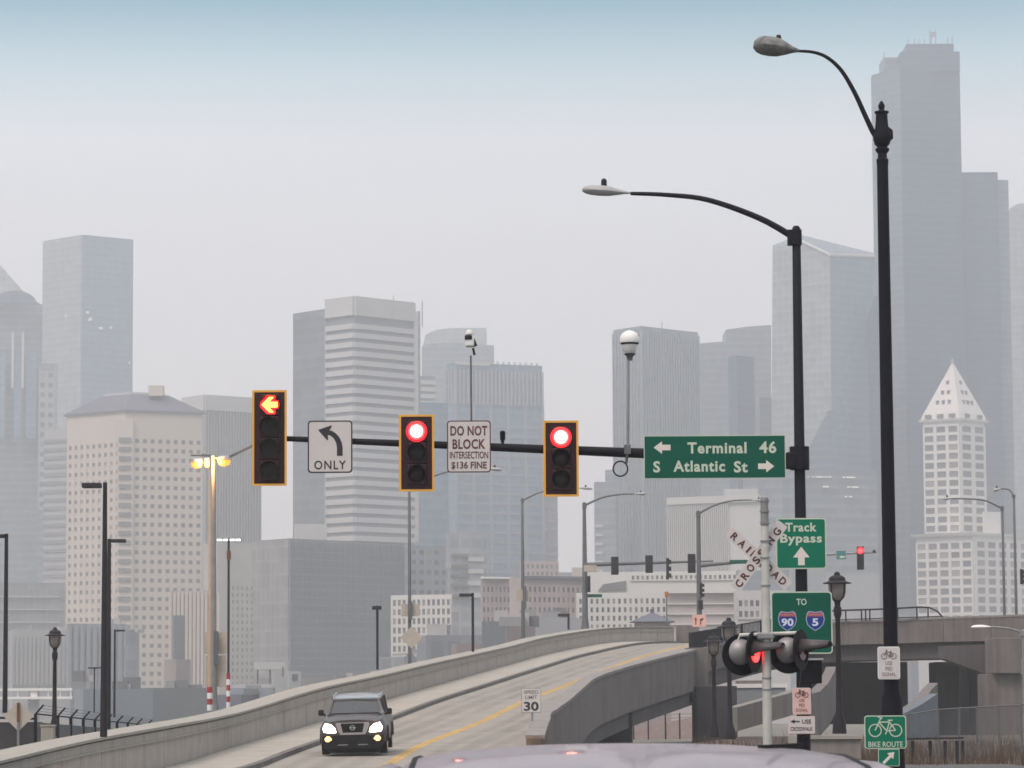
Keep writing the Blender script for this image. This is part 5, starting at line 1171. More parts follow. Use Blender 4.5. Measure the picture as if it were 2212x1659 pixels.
# --- ornate pedestrian lanterns
def lantern(label, px, ytop, yb, D, s, hatw):
    k = 1/K(D); c = W(px, ytop, D); zb = ZW(px, yb, D); t = thing('post_lantern', label, 'street light', (c.x, D, zb), group='ornate post lanterns'); H = c.z-zb; u = hatw*k/2
    MB().lathe([(u*0.5, 0), (u*0.45, 0.25), (u*0.24, 0.5), (u*0.20, 1.2), (u*0.17, H-u*3.3), (u*0.27, H-u*3.0), (u*0.29, H-u*2.6), (u*0.20, H-u*2.35), (u*0.22, H-u*2.1), (u*0.30, H-u*1.98)], seg=16).build('pole', M['darkbrown'], t, smooth=True)
    MB().lathe([(u*0.30, H-u*1.98), (u*0.48, H-u*1.82), (u*0.60, H-u*1.45), (u*0.63, H-u*0.84)], seg=20).build('globe', M['globe'], t, smooth=True)
    for k_ in range(4):
        a_ = math.pi/4+k_*math.pi/2; MB().tube([(math.cos(a_)*u*r_, math.sin(a_)*u*r_, H-u*z_) for r_, z_ in ((0.32, 2.0), (0.52, 1.82), (0.64, 1.45), (0.67, 0.84))], u*0.04, 6).build('cage_rib', M['darkbrown'], t)
    MB().lathe([(u*1.0, H-u*0.83), (u*1.0, H-u*0.78), (u*0.68, H-u*0.68), (u*0.60, H-u*0.62), (u*0.56, H-u*0.42), (u*0.38, H-u*0.28), (u*0.22, H-u*0.24), (u*0.20, H-u*0.08), (u*0.10, H)], seg=24).build('hat', M['darkbrown'], t, smooth=True)
lantern('black post lantern at lower left in front of the angled fence', 119, 1355, 1590, 88, 1, 44)
lantern('tall black post lantern right of the interstate sign', 1808, 1235, 1585, 78, 1, 62)
lantern('darker of two post lanterns behind the flashing lamps, higher one', 1574, 1334, 1597, 104, 1, 52)
lantern('post lantern nearest the pilaster, lower one of the pair behind the flashing lamps', 1541, 1368, 1592, 106, 1, 46)

# --- parking-lot style black lamps
def shoebox(label, D, px, ytop, yb, w_, heads, group='black parking lot lamps', wb=None):
    k = 1/K(D); c = W(px, ytop, D); zb = ZW(px, yb, D); t = thing('lot_lamp', label, 'street light', (c.x, D, zb), group=group); H = c.z-zb
    MB().lathe([((wb or w_)*k/2, 0), (w_*k/2, H)], seg=10).build('pole', M['darkbrown'], t, smooth=True)
    for x0, x1, hh, dy in heads:      # px relative to pole
        MB().beam((min(0, x0)*k if x1 <= 0 else 0, 0, H-0.05-hh*k*0.3), ((x0 if x1 <= 0 else x1)*k*0.5, 0, H-0.05-hh*k*0.3), 0.08, hh*k*0.45).build('arm', M['darkbrown'], t)
        MB().hexa([(x0*k, -0.16, H-hh*k), (x1*k, -0.16, H-hh*k), (x1*k, .16, H-hh*k), (x0*k, .16, H-hh*k)], [(x0*k, -0.14, H-hh*k*0.1), (x1*k, -0.14, H-hh*k*.1), (x1*k, .14, H-hh*k*.1), (x0*k, .14, H-hh*k*.1)]).build('lamp_head', M['darkbrown'], t, bevel=0.02)
    return t
shoebox('black box-head lamp pole at the far left edge, its head cut by the frame', 95, 14, 1153, 1540, 8, [(-34, -4, 9, 0)], wb=11)
shoebox('thick black box-head lamp pole, taller of the pair in front of the beige tower', 80, 227, 1042, 1592, 9, [(-49, -8, 12, 0)], wb=16)
shoebox('black box-head lamp pole with head to the right, second of the pair', 92, 236, 1164, 1575, 8, [(4, 36, 8, 0)], wb=11)
shoebox('thin black lamp pole with short right arm beside the thick pole pair', 150, 248, 1360, 1550, 4, [(3, 22, 4, 0)], wb=5)
shoebox('small black T-shaped lamp pole beyond the angled fence', 170, 204, 1441, 1540, 3, [(-14, 14, 3, 0)])
shoebox('black single-head lamp on brown pole beyond the barrier, left of the diamond sign', 140, 815, 1308, 1446, 5.5, [(-11, 9, 9, 0)])
shoebox('black lamp with head to the left beyond the barrier, right of the diamond sign', 165, 1021, 1281, 1408, 6, [(-29, -3, 8, 0)])
shoebox('short black lamp with head to the left close to the barrier top', 210, 1228, 1325, 1360, 5, [(-23, -2, 7, 0)])

# --- grey lamp poles along the far road
gl = 'grey cobra-head lamp poles beyond the barrier'
t, o, k = street_light('street_light', 'grey lamp pole between centre signals with arm passing behind the do not block sign', 170, (885, 1440), (884, 1046), 8, 6,
   [(885, 1050), (938, 1028), (985, 1016), (1050, 1012)], ((1050, 1012), (1084, 1015)), 8, M['galv_dark'], M['lampgrey'], armw=(4, 3), group=gl)
MB().box((0.04, -0.1, ZW(885, 1318, 170)-o.z), (0.93, 0.03, 0.64)).build('sign_back', M['signback'], t); MB().box((0.03, -.2, ZW(885, 1319, 170)-o.z), (0.22, 0.2, 0.95)).build('cabinet', M['galv_dark'], t)
c = W(889, 1377, 160); t = thing('warning_sign', 'back of a tan diamond sign beyond the barrier beside the tall grey lamp pole', 'sign', (c.x, 160, c.z)); d_ = 0.54
MB().plate([(-d_, 0), (0, -d_), (d_, 0), (0, d_)], 0, 0.01).build('panel', M['signback'], t); MB().box((0, 0.05, -1.2), (0.07, 0.05, 2.8)).build('post', M['galv'], t)
t, o, k = street_light('street_light', 'grey lamp pole whose arm passes behind the right red signal', 195, (1129, 1380), (1128, 1077), 9, 5,
   [(1129, 1081), (1160, 1066), (1200, 1056), (1247, 1054)], ((1247, 1054), (1280, 1056)), 6, M['galv_dark'], M['lampgrey'], armw=(4, 2.5), group=gl)
MB().box((0, -0.1, ZW(1128, 1286, 195)-o.z), (0.8, 0.03, 0.66)).build('sign_back', M['signback'], t); MB().box((0.1, -.2, ZW(1128, 1290, 195)-o.z), (0.2, 0.2, 1.3)).build('cabinet', M['galv_dark'], t)
t, o, k = street_light('signal_mast', 'grey signal mast with luminaire and long arm carrying black signals, above the barrier', 228, (1262, 1360), (1262, 1086), 13, 7,
   [(1263, 1092), (1300, 1075), (1340, 1068), (1370, 1067)], ((1370, 1067), (1395, 1067)), 7, M['galv_dark'], M['lampgrey'], armw=(5, 3), flare=20, cat='signal mast', group='far signal masts')
q0, q1 = W(1262, 1220, 228)-o, W(1541, 1212, 228)-o
MB().tube([q0, q1], [0.16, 0.06], 10).build('mast_arm', M['galv_dark'], t, smooth=True)
MB().box(W(1275, 1228, 228)-o, (0.9, 0.4, 0.45)).build('camera_box', M['signback'], t); MB().box(W(1272, 1262, 228)-o+Vector((0, -.3, 0)), (0.2, 0.3, 1.1)).build('cabinet', M['darkbrown'], t)
MB().box(W(1284, 1287, 228)-o, (1.05, 0.04, 0.22)).build('street_name_plate', M['green'], t)
def small_signal(label, px, y0, y1, w_, D, grp, lit=False, side=False):
    k = 1/K(D); c = W(px, y1, D); H = (y1-y0)*k; t = thing('traffic_signal', label, 'traffic light', (c.x, D-0.25, c.z), group=grp); W_ = w_*k
    MB().box((0, 0, H/2), (W_*(0.45 if side else 1), 0.2 if not side else 0.4, H)).build('housing', M['darkbrown'], t, bevel=0.02)
    for i in range(3):
        z = H*(0.82-0.32*i)
        if side: MB().box((W_*0.35, 0, z), (W_*0.5, 0.25, H*0.2)).build('visor', M['darkbrown'], t)
        else:
            on = lit and i == 0
            MB().tube([(0, -0.14, z), (0, -0.1, z)], W_*0.30 if not on else W_*0.5, 14).build('lens', M['redglow'] if on else M['lensdark'], t)
            if on: MB().tube([(0, -0.17, z), (0, -0.141, z)], W_*0.33, 14).build('lens_core', M['redmid'], t)
    return t
gg = 'dark signal heads on the far mast arms'
small_signal('first dark signal head from the left on the far mast arm', 1328, 1203, 1242, 16, 226, gg)
small_signal('second dark signal head from the left on the far mast arm', 1402, 1200, 1238, 16, 226, gg)
small_signal('side-facing dark signal head on the far mast arm', 1442, 1206, 1252, 13, 226, gg, side=True)
small_signal('dark signal head just left of the second far mast pole', 1494, 1197, 1238, 17, 222, gg)
t, o, k = street_light('signal_mast', 'second grey signal mast with curved luminaire just left of the crossing sign', 215, (1509, 1345), (1508, 1104), 12, 8,
   [(1509, 1110), (1540, 1093), (1580, 1082), (1625, 1080)], ((1625, 1080), (1650, 1082)), 6, M['galv_dark'], M['lampgrey'], armw=(5, 3), cat='signal mast', group='far signal masts')
q0, q1 = W(1509, 1222, 215)-o, W(1645, 1210, 215)-o; MB().tube([q0, q1], [0.14, 0.08], 10).build('mast_arm', M['galv_dark'], t, smooth=True)
MB().box(W(1594, 1214, 215)-o+Vector((0, -.2, 0)), (1.1, 0.04, 0.26)).build('street_name_plate', M['green'], t)
small_signal('side-facing dark signal head low on the second far mast', 1514, 1259, 1292, 12, 214, gg, side=True)
MB().box(W(1513, 1307, 215)-o+Vector((0, -.2, 0)), (0.3, 0.25, 0.6)).build('pedestrian_head', M['darkbrown'], t)
# lane use sign
t, w_, h_ = sign('traffic_sign', 'pinkish lane-use sign with two arrows at the top of the ramp', 1510, 1328, 1354, 30, 200, mat('lane_sign', (0.70, 0.40, 0.33), 0.5), M['signpink'], bw=0.02, r=0.03)
s_ = h_/26; block_arrow(t, -7*s_, 0, 16*s_, 6*s_, M['legendred'], -math.pi/2, .4, .4); block_arrow(t, 6*s_, 3*s_, 9*s_, 7*s_, M['legendred'], math.pi+R(15), .4, .5)
poly(t, [(2*s_, -8*s_), (4.5*s_, -8*s_), (5*s_, 0), (8*s_, 3*s_), (6*s_, 5*s_), (2.5*s_, 2*s_)], M['legendred'], 'arrow'); MB().box((0, 0.05, -h_/2-0.6), (0.06, 0.05, 1.8)).build('post', M['galv'], t)
# orange ped lamp glow next to cream building
c = W(1440, 1290, 226); t = thing('pedestrian_signal', 'tiny amber pedestrian signal below the side-facing signal head', 'traffic light', (c.x, 226, c.z)); MB().box((0, 0, 0.2), (0.25, 0.15, 0.35)).build('housing', mat('amber_housing', (0.40, 0.12, 0.02), 0.6), t, bevel=0.02); MB().box((0, 0.05, -0.9), (0.08, 0.08, 2.2)).build('post', M['galv_dark'], t)
# red far signal right of mast
DF = 200; c = W(1737, 1200, DF); t = thing('signal_mast', 'thin grey mast arm reaching right from behind the black signal mast', 'signal mast', (c.x, DF, 5.0)); o = t.location.copy()
MB().lathe([(0.16, -5), (0.12, c.z-5+0.2)], seg=10).build('pole', M['galv_dark'], t); MB().tube([W(1737, 1200, DF)-o, W(1894, 1193, DF)-o], [0.09, 0.05], 8).build('mast_arm', M['galv'], t)
MB().box(W(1888, 1191, DF)-o, (0.15, 0.2, 0.15)).build('sensor', M['darkbrown'], t)
t, w_, h_ = sign('guide_sign', 'small blue green sign with white arrow hanging left of the far red signal', 1817, 1189, 1209, 22, DF-.3, mat('blue_green', (0.06, 0.20, 0.20), 0.5), M['signtext'], bw=0.02, r=0.02)
block_arrow(t, 0.05, -h_*0.2, 0.38, 0.2, M['arrowtext'])
small_signal('lit red signal on the thin arm left of the ornate street lamp', 1858, 1181, 1231, 15, DF, None, lit=True)
# right side lamp poles
t, o, k = street_light('street_light', 'grey lamp pole in front of the white pyramid-capped tower, arm to the left', 185, (2169, 1335), (2165, 1094), 6, 5, [(2164, 1098), (2130, 1082), (2100, 1078), (2055, 1077)], ((2055, 1077), (2038, 1078)), 7, M['galv_dark'], M['lampgrey'], armw=(4, 3), group='grey lamps on the overpass')
t, o, k = street_light('street_light', 'grey lamp pole near the right edge on the overpass, short arm to the left', 190, (2194, 1335), (2190, 1070), 6, 5, [(2189, 1071), (2180, 1058), (2162, 1056)], ((2162, 1056), (2146, 1060)), 8, M['galv_dark'], M['lampgrey'], armw=(3, 3), group='grey lamps on the overpass')
small_signal('dark side-facing signal at the right edge above the overpass', 2206, 1230, 1262, 13, 188, gg, side=True)
t, o, k = street_light('street_light', 'white lamp head on pale arm at the right edge below the overpass parapet', 120, (2214, 1610), (2212, 1362), 14, 12, [(2210, 1367), (2180, 1358), (2140, 1354)], ((2145, 1354), (2098, 1355)), 9, M['galv'], M['white'], armw=(5, 4), zb=-0.6, sensor=False)

# --- pole with lit sodium lamps (stands just behind the left barrier)
DL = 128; t, o, k = street_light('lamp_mast', 'grey mast with lit orange lamps behind the barrier, sign boxes on its shaft', DL, (462, 1534), (461, 985), 17, 10, None, None, 0, M['galv'], M['galv'], flare=27, group=None, cat='street light')
ox = 0
def sodium_head(t, o, x0, x1, y):
    c = W((x0+x1)/2, y, DL)-o; w2 = (x1-x0)*k
    m = MB(); m.lathe([(w2*0.25, -0.10), (w2*0.5, 0), (w2*0.42, 0.10), (w2*0.15, 0.16)], c, 14).build('lamp_housing', M['lampgrey'], t, smooth=True)
    m = MB(); m.lathe([(w2*0.1, -0.24), (w2*0.36, -0.18), (w2*0.46, -0.02)], (c.x, c.y-0.1, c.z-0.02), 16); m.build('lamp', M['sodium'], t, smooth=True)
    MB().tube([(0, 0, c.z+0.05), (c.x, 0, c.z+0.08)], 0.04, 6).build('arm', M['galv'], t)
sodium_head(t, o, 469, 500, 993)
MB().beam(W(490, 990, DL)-o, W(556, 958, DL)-o, 0.08, 0.09).build('strut', M['galv_dark'], t)
for (x0, x1, y0, y1, mm) in ((441, 490, 1366, 1412, M['signback']), (443, 488, 1416, 1484, M['signback'])):
    p, q = W(x0, y0, DL)-o, W(x1, y1, DL)-o; MB().box(((p.x+q.x)/2, 0.14, (p.z+q.z)/2), (q.x-p.x, 0.03, p.z-q.z)).build('sign_back', mm, t)
p = W(468, 1400, DL)-o; MB().box((p.x, -0.12, p.z), (0.14, 0.12, 1.3)).build('conduit_box', M['galv_dark'], t)
ld = bpy.data.lights.new('sodium_light', 'POINT'); ld.energy = 260; ld.color = (1, 0.5, 0.12); ld.shadow_soft_size = 0.2
lo = bpy.data.objects.new('sodium_light', ld); COL.objects.link(lo); lo.location = W(446, 1006, DL-0.5)
tanpole = mat('tan_pole', (0.42, 0.31, 0.22), 0.6, var=0.1)
def stripes(t, o, px, y0, y1, D, n):
    p, q = W(px, y0, D), W(px, y1, D); h = (p.z-q.z)/n
    for i in range(n): MB().lathe([(0.10, q.z-o.z+h*i), (0.10, q.z-o.z+h*(i+1))], seg=14).build('stripe', M['white'] if i % 2 == 0 else M['redpaint'], t)
t, o, k = street_light('lamp_mast', 'thin tan pole with two lit orange lamps and red and white striped foot', 125.5, (449, 1535), (454.5, 990), 8, 6, None, None, 0, tanpole, tanpole, cat='street light')
sodium_head(t, o, 412, 439, 998); sodium_head(t, o, 440, 457, 996); stripes(t, o, 449, 1484, 1535, 125.5, 4)
t = shoebox('thin pole with white T-shaped lamp head and tall striped foot, right of the orange lamps', 170, 494, 1163, 1530, 5, [(-24, 0, 4, 0), (0, 28, 4, 0)], group=None)
c = W(496, 1166, 169.7)-t.location
for dx in (-0.45, -0.15, 0.2, 0.5): MB().box((dx, -0.2, c.z), (0.24, 0.12, 0.09)).build('lamp', M['farlamp'], t)
stripes(t, t.location, 492, 1455, 1529, 170, 6)
for z in (1195, 1204): MB().box((0.02, -0.1, ZW(494, z, 170)-t.location.z), (0.2, 0.2, 0.22)).build('bracket', M['rust'], t)

# --- angled security fence, lower left
t = thing('security_fence', 'black fence with angled wire arms beyond the barrier at lower left', 'fence', (0, 0, 0)); 
fx = [(77, 1565, 100), (125, 1566, 103), (153, 1567, 106), (180, 1568, 109), (205, 1570, 112), (229, 1572, 115), (253, 1575, 118), (276, 1577, 121), (296, 1579, 124), (318, 1577, 128)]
tips = []; tops = []
for px, y, D in fx:
    k = 1/K(D); b_ = W(px, y-20 if px > 70 else y, D); top = W(px, 1542+(px-77)*0.10, D); tip = top+Vector((17*k*(1-(px-77)/700), 0, 19*k*(1-(px-77)/600)))
    MB().box((top.x, D, (top.z-1.1)/2), (0.09, 0.09, top.z+1.1)).build('post', M['black'], t); MB().beam(top, tip, 0.05, 0.05).build('angled_arm', M['black'], t); tips.append(tip); tops.append(top)
for a_, b_ in zip(tops, tops[1:]): MB().tube([a_, b_], 0.025, 5).build('rail', M['black'], t); 
for f_ in (0.3, 0.6, 0.95):
    for i in range(len(tops)-1): MB().tube([tops[i].lerp(tips[i], f_), tops[i+1].lerp(tips[i+1], f_)], 0.008, 4).build('wire', M['galv_dark'], t)
# dark sheet wall under the fence
m = MB(); 
for (a_, b_) in zip(tops, tops[1:]): m.hexa([(a_.x, a_.y+0.06, -0.62), (b_.x, b_.y+.06, -0.62), (b_.x, b_.y+.1, -0.62), (a_.x, a_.y+.1, -0.62)], [(a_.x, a_.y+0.06, a_.z-0.25), (b_.x, b_.y+.06, b_.z-.25), (b_.x, b_.y+.1, b_.z-.25), (a_.x, a_.y+.1, a_.z-.25)])
m.build('sheet_panel', mat('fence_sheet', (0.12, 0.115, 0.12), 0.8, scale=1.0), t)
p = W(-20, 1552, 104); q = W(80, 1560, 102); t = thing('dark_wall', 'dark low wall behind the diamond sign at the left edge', 'wall', ((p.x+q.x)/2, 103, -0.6))
MB().box((0, 0, (q.z+0.6)/2), (q.x-p.x, 0.3, q.z+0.6)).build('panel', M['pier_dark'], t)
MB().beam((-0.8, -0.2, q.z+0.75), (0.75, -0.2, q.z+0.70), 0.05, 0.07).build('top_rail', M['black'], t)
# roadside cabinet
c = W(104, 1590, 86); t = thing('junction_box', 'small pale grey box beside the post lantern behind the barrier', 'utility box', (c.x, 86, c.z-0.3)); MB().box((0, 0, 0.3), (0.34, 0.3, 0.5)).build('cabinet', M['concrete_cap'], t, bevel=0.02); MB().box((0, 0, 0.57), (0.38, 0.34, 0.04)).build('lid', M['concrete'], t)
# ================================================================== vehicles
def loft(stations, matl, name, parent, smooth=True, mirror=True):
    """stations: list of (y, [(x,z),...]) half sections, x>=0 from bottom to top; mirrored and skinned"""
    n = len(stations[0][1]); v = []; f = []
    for y, pr in stations:
        for x, z in pr: v.append((x, y, z))
        for x, z in reversed(pr): v.append((-x, y, z))
    m = 2*n
    for i in range(len(stations)-1):
        for j in range(m-1): f.append((i*m+j, i*m+j+1, (i+1)*m+j+1, (i+1)*m+j))
        f.append((i*m+m-1, i*m, (i+1)*m, (i+1)*m+m-1))
    f.append(tuple(range(m))); f.append(tuple((len(stations)-1)*m+j for j in range(m)))
    return MB().add(v, f).build(name, matl, parent, smooth=smooth)
# --- SUV driving down the ramp (102 m)
c = W(757, 1611, 102.2)
sfr, sdd, _n = frame(at_D(104)); roadz = along(at_D(103))[2]-0.15
cx = W(762, 1611, 101.5).x
suv = thing('suv', 'dark brown suv with headlights on driving down the ramp towards the camera', 'suv', (cx, 101.8, roadz+0.0), rot=(R(2.4), R(-1.2), R(-0.6)))
T = suv
# local: front at y=0 facing -y, rear at y=+5.2; x to image right
loft([(0.02, [(0.60, 0.42), (0.86, 0.46), (0.88, 0.62), (0.86, 0.80), (0.70, 1.03), (0.3, 1.08), (0.0, 1.09)]),
      (0.18, [(0.70, 0.36), (0.98, 0.42), (1.0, 0.62), (0.98, 0.84), (0.86, 1.07), (0.4, 1.14), (0.0, 1.15)]),
      (0.6, [(0.75, 0.34), (1.0, 0.40), (1.02, 0.64), (1.0, 0.92), (0.90, 1.12), (0.5, 1.19), (0.0, 1.20)]),
      (1.25, [(0.75, 0.32), (1.0, 0.38), (1.02, 0.64), (1.0, 0.96), (0.92, 1.15), (0.6, 1.22), (0.0, 1.24)]),
      (1.6, [(0.75, 0.32), (1.0, 0.38), (1.02, 0.64), (1.01, 0.98), (0.95, 1.17), (0.7, 1.20), (0.0, 1.20)]),
      (4.6, [(0.75, 0.32), (1.0, 0.38), (1.02, 0.64), (1.01, 1.0), (0.96, 1.20), (0.7, 1.22), (0.0, 1.22)]),
      (5.1, [(0.70, 0.45), (0.95, 0.5), (0.98, 0.64), (0.97, 1.0), (0.93, 1.20), (0.7, 1.22), (0.0, 1.22)])], M['suvpaint'], 'body', T)
loft([(1.15, [(0.80, 1.14), (0.80, 1.20), (0.0, 1.235)]), (1.95, [(0.84, 1.15), (0.70, 1.72), (0.0, 1.76)]), (2.1, [(0.86, 1.15), (0.73, 1.75), (0.0, 1.79)]), (4.6, [(0.86, 1.15), (0.75, 1.78), (0.0, 1.83)]), (5.0, [(0.86, 1.15), (0.70, 1.70), (0.0, 1.75)])], M['carglass'], 'greenhouse', T, smooth=False)
# roof
loft([(1.98, [(0.70, 1.735), (0.69, 1.775), (0.35, 1.805), (0.0, 1.812)]), (2.6, [(0.755, 1.765), (0.745, 1.83), (0.4, 1.868), (0.0, 1.878)]), (4.4, [(0.765, 1.785), (0.755, 1.85), (0.4, 1.90), (0.0, 1.91)]), (5.05, [(0.72, 1.74), (0.71, 1.80), (0.4, 1.84), (0.0, 1.85)])], mat('suv_roof', (0.20, 0.20, 0.205), 0.35, coat=0.6, var=0.04), 'roof', T)
for sx_ in (-1, 1):
    MB().tube([(sx_*0.70, 2.2, 1.87), (sx_*0.71, 2.35, 1.91), (sx_*0.73, 4.3, 1.94), (sx_*0.72, 4.5, 1.90)], 0.022, 6).build('roof_rail', M['chrome'], T)
    MB().beam((sx_*0.81, 1.12, 1.19), (sx_*0.705, 1.96, 1.76), 0.07, 0.05).build('windscreen_pillar', M['suvpaint'], T)
    MB().beam((sx_*0.865, 3.0, 1.18), (sx_*0.775, 3.05, 1.78), 0.06, 0.09).build('door_pillar', M['suvpaint'], T)
    MB().beam((sx_*0.865, 4.3, 1.18), (sx_*0.775, 4.2, 1.80), 0.06, 0.12).build('rear_pillar', M['suvpaint'], T)
    mr = MB(); mr.box((sx_*1.06, 1.55, 1.26), (0.17, 0.12, 0.19)); mr.build('wing_mirror', M['suvblack'], T, bevel=0.04)
    MB().beam((sx_*0.92, 1.6, 1.17), (sx_*1.02, 1.57, 1.22), 0.06, 0.06).build('mirror_arm', M['suvblack'], T)
    for yy in (0.95, 4.1):
        w2 = MB(); w2.tube([(sx_*0.78, yy, 0.38), (sx_*1.0, yy, 0.38)], 0.38, 24); wo = w2.build('wheel', M['rubber'], T)
        MB().tube([(sx_*0.99, yy, 0.38), (sx_*1.015, yy, 0.38)], 0.25, 20).build('rim', M['chrome'], wo)
        v = []
        for j in range(13):
            a_ = math.pi*j/12
            for r_ in (0.40, 0.47): v.append((sx_*1.005, yy+r_*math.cos(a_), 0.38+r_*math.sin(a_)))
            for r_ in (0.47,): v.append((sx_*1.045, yy+r_*math.cos(a_), 0.38+r_*math.sin(a_)))
        MB().add(v, [(3*j, 3*j+1, 3*j+4, 3*j+3) for j in range(12)]+[(3*j+1, 3*j+2, 3*j+5, 3*j+4) for j in range(12)]).build('wheel_arch', M['suvblack'], T)
# wiper and windscreen trim
MB().beam((-0.76, 1.12, 1.235), (0.76, 1.12, 1.235), 0.06, 0.03).build('cowl', M['suvblack'], T)
MB().beam((-0.68, 1.93, 1.79), (0.68, 1.93, 1.79), 0.04, 0.03).build('windscreen_trim', M['chrome'], T)
# front fascia
MB().plate([(-0.36, 0.98), (0.36, 0.98), (0.30, 0.70), (-0.30, 0.70)], -0.035, 0.03).build('grille', M['suvblack'], T)
for z in (0.76, 0.84, 0.92): MB().box((0, -0.04, z), (0.62, 0.015, 0.012)).build('grille_bar', M['suvblack'], T)
for s__ in (-1, 1): MB().plate([(s__*0.36, 0.98), (s__*0.52, 0.98), (s__*0.41, 0.68), (s__*0.30, 0.70)][::s__], -0.055, 0.02).build('chrome_strut', M['chrome'], T, bevel=0.008)
MB().plate([(-0.52, 0.98), (0.52, 0.98), (0.50, 1.005), (-0.50, 1.005)], -0.05, 0.02).build('chrome_top', M['chrome'], T)
MB().plate([(-0.41, 0.68), (-0.30, 0.70), (0.30, 0.70), (0.41, 0.68), (0.38, 0.635), (-0.38, 0.635)], -0.055, 0.02).build('chrome_bottom', M['chrome'], T)
# emblem: ring crossed by a bar
v = []; 
for i in range(24):
    a_ = 2*math.pi*i/24
    for q in (0.058, 0.080): v.append((q*math.cos(a_), -0.06, 0.845+q*math.sin(a_)))
em = MB().add(v, [(2*i, 2*i+1, (2*i+3) % 48, (2*i+2) % 48) for i in range(24)]); em.box((0, -0.06, 0.845), (0.19, 0.012, 0.034)); em.build('emblem', M['chrome'], T)
# bumper
MB().plate([(-0.93, 0.62), (-0.42, 0.625), (0.42, 0.625), (0.93, 0.62), (0.95, 0.36), (0.84, 0.19), (-0.84, 0.19), (-0.95, 0.36)], -0.03, 0.25).build('bumper', M['suvblack'], T, bevel=0.03)
MB().plate([(-0.47, 0.60), (0.47, 0.60), (0.42, 0.40), (-0.42, 0.40)], -0.045, 0.0).build('air_intake', M['rubber'], T)
for s__ in (-1, 1):
    MB().plate([(s__*0.14, 0.345), (s__*0.44, 0.345), (s__*0.48, 0.315), (s__*0.18, 0.31)][::s__], -0.045, 0.0).build('skid_trim', M['galv'], T, bevel=0.005)
    pts = [(0.50, 0.70), (0.54, 0.85), (0.66, 0.955), (0.84, 1.0), (0.92, 0.84), (0.88, 0.72), (0.66, 0.69)]
    MB().plate([(s__*x, z) for x, z in pts][::s__], -0.045, 0.10).build('headlight', M['head'], T, bevel=0.02)
    pf = [(0.63, 0.50), (0.70, 0.585), (0.78, 0.61), (0.87, 0.52), (0.83, 0.44), (0.74, 0.425)]
    MB().plate([(s__*x, z) for x, z in pf][::s__], -0.055, 0.05).build('fog_light', M['fog'], T, bevel=0.02)
MB().box((0, -0.05, 0.44), (0.31, 0.012, 0.13)).build('plate_holder', M['suvblack'], T)
MB().beam((-0.80, 0.6, 0.19), (0.80, 0.6, 0.19), 0.9, 0.22).build('undertray_shade', M['rubber'], T)  # hung low and dark to stand in for the shadow under the car

for ch in T.children:
    if ch.name.split('.')[0] in ('greenhouse', 'roof', 'roof_rail', 'windscreen_pillar', 'door_pillar', 'rear_pillar', 'windscreen_trim'):
        for vtx in ch.data.vertices:
            if vtx.co.z > 1.2: vtx.co.z = 1.2+(vtx.co.z-1.2)*0.78
# --- white car directly ahead: seen only as its roof
D0 = 8.7; car = thing('car', 'roof of the white car directly ahead, filling the bottom of the frame', 'car', (0, 0, 0)); c = W(1345, 1607, D0)
ztop = c.z; car.location = (c.x+0.02, D0, 0); T = car
hw = 0.625
def roofsec(w_, z, crown=0.058): return [(w_*1.0, z-crown-0.055), (w_*0.985, z-crown-0.012), (w_*0.90, z-crown*0.62), (w_*0.72, z-crown*0.30), (w_*0.45, z-crown*0.09), (w_*0.2, z-crown*0.015), (0.0, z)]
loft([(-1.65, roofsec(hw*0.90, ztop-0.13)), (-1.2, roofsec(hw*0.95, ztop-0.055)), (-0.6, roofsec(hw*0.985, ztop-0.016)), (0, roofsec(hw, ztop)), (0.5, roofsec(hw, ztop-0.003)), (0.95, roofsec(hw*0.98, ztop-0.03)), (1.25, roofsec(hw*0.95, ztop-0.07))], M['roofwhite'], 'roof', T)
for s__ in (-1, 1):
    def rp(w_, z, u=0.90, cr=0.058): return (s__*w_*u, z-cr*0.62-0.0035)
    P_ = [(rp(hw*k1, ztop-dz)[0], y, rp(hw*k1, ztop-dz)[1]) for y, k1, dz in ((-1.62, .90, .125), (-1.2, .95, .055), (-.6, .985, .016), (0, 1, 0), (0.5, 1, .003), (.95, .98, .03), (1.2, .955, 0.06))]
    MB().tube(P_, 0.0095, 8).build('roof_seal', M['rubber'], T, smooth=True)
    P2 = [(s__*hw*k1*1.03, y, ztop-dz-0.085) for y, k1, dz in ((-1.62, .90, .125), (-1.2, .95, .055), (-.6, .985, .016), (0, 1, 0), (0.5, 1, .003), (.95, .98, .03), (1.2, .955, 0.06))]
    MB().tube(P2, 0.035, 8).build('cant_rail', M['roofwhite'], T, smooth=True)
    for yy in (-2.0, 0.85+0.1):
        MB().tube([(s__*0.72, yy, 0.34), (s__*0.92, yy, 0.34)], 0.34, 24).build('wheel', M['rubber'], T)
    MB().box((s__*0.70, -2.62, 0.95), (0.28, 0.08, 0.22)).build('tail_light', M['lensred'], T, bevel=0.02)
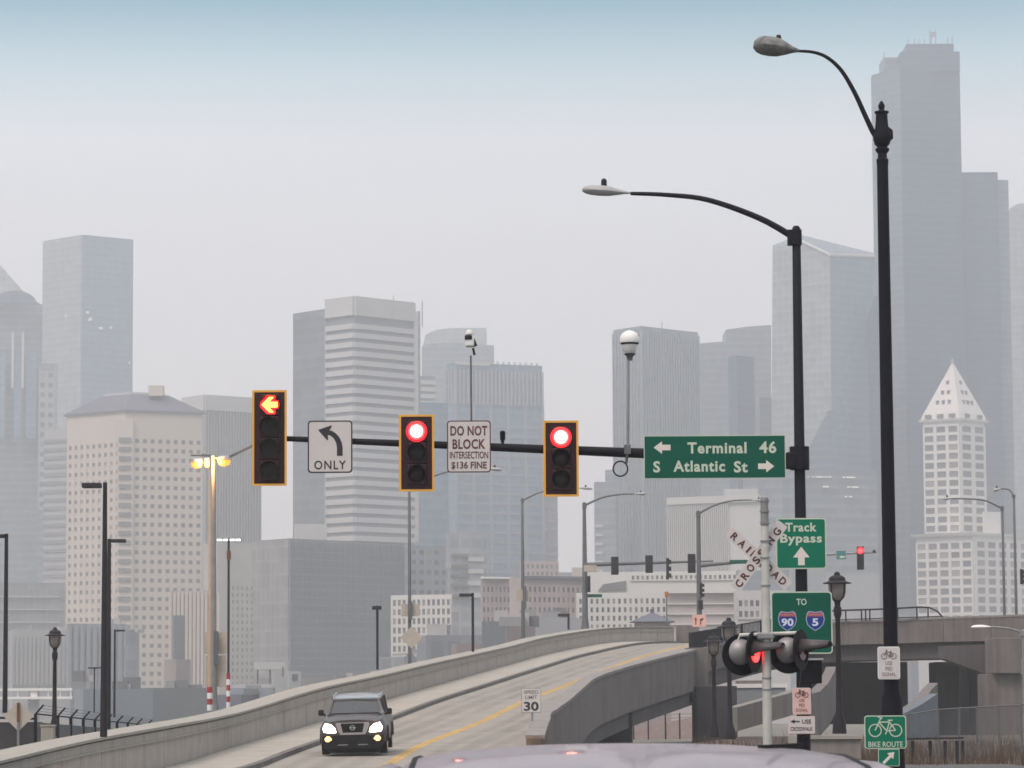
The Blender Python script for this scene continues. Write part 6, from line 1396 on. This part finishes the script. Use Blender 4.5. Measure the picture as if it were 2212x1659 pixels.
loft([(-2.65, [(0.75, 0.35), (0.88, 0.45), (0.9, 0.75), (0.86, 1.02), (0.0, 1.06)]), (-1.8, [(0.8, 0.22), (0.93, 0.35), (0.95, 0.7), (0.90, 1.03), (0.0, 1.1)]), (1.2, [(0.8, 0.22), (0.93, 0.35), (0.95, 0.7), (0.90, 1.0), (0.0, 1.05)]),
      (2.1, [(0.75, 0.25), (0.9, 0.35), (0.9, 0.65), (0.8, 0.88), (0.0, 0.95)]), (2.5, [(0.6, 0.32), (0.75, 0.4), (0.8, 0.55), (0.7, 0.72), (0.0, 0.78)])], M['roofwhite'], 'body', T)
loft([(-2.45, [(0.80, 1.0), (0.78, 1.06), (0.0, 1.08)]), (-1.66, [(0.82, 1.0), (hw*0.89, ztop-0.21), (0.0, ztop-0.16)]), (-0.6, [(0.84, 1.0), (hw*0.975, ztop-0.10), (0.0, ztop-0.06)]), (0.6, [(0.84, 1.0), (hw*0.985, ztop-0.09), (0.0, ztop-0.06)]), (1.2, [(0.82, 1.0), (hw*0.94, ztop-0.16), (0.0, ztop-0.11)]), (2.0, [(0.8, 0.92), (0.78, 0.95), (0.0, 1.0)])], M['carglass'], 'greenhouse', T)
# shark fin and small roof badge strip
MB().beam((0.335, -0.1, ztop-0.012), (0.455, 0.15, ztop-0.010), 0.02, 0.016).build('roof_strip', M['rubber'], T)
# ================================================================== air
hz = MB(); hz.box((0, 1420, (345-1.7)/2), (4400, 3100, 345+1.7))
hm = bpy.data.materials.new('haze_air'); hm.use_nodes = True; hn = hm.node_tree; hn.nodes.clear()
ho = hn.nodes.new('ShaderNodeOutputMaterial'); pv = hn.nodes.new('ShaderNodeVolumePrincipled'); pv.inputs['Color'].default_value = (0.955, 0.95, 0.955, 1); pv.inputs['Density'].default_value = HAZE_DENSITY; pv.inputs['Anisotropy'].default_value = 0.55
hn.links.new(pv.outputs[0], ho.inputs['Volume'])
h = hz.build('haze', hm, kind='stuff'); h['label'] = 'pale grey haze filling the air over the whole city'
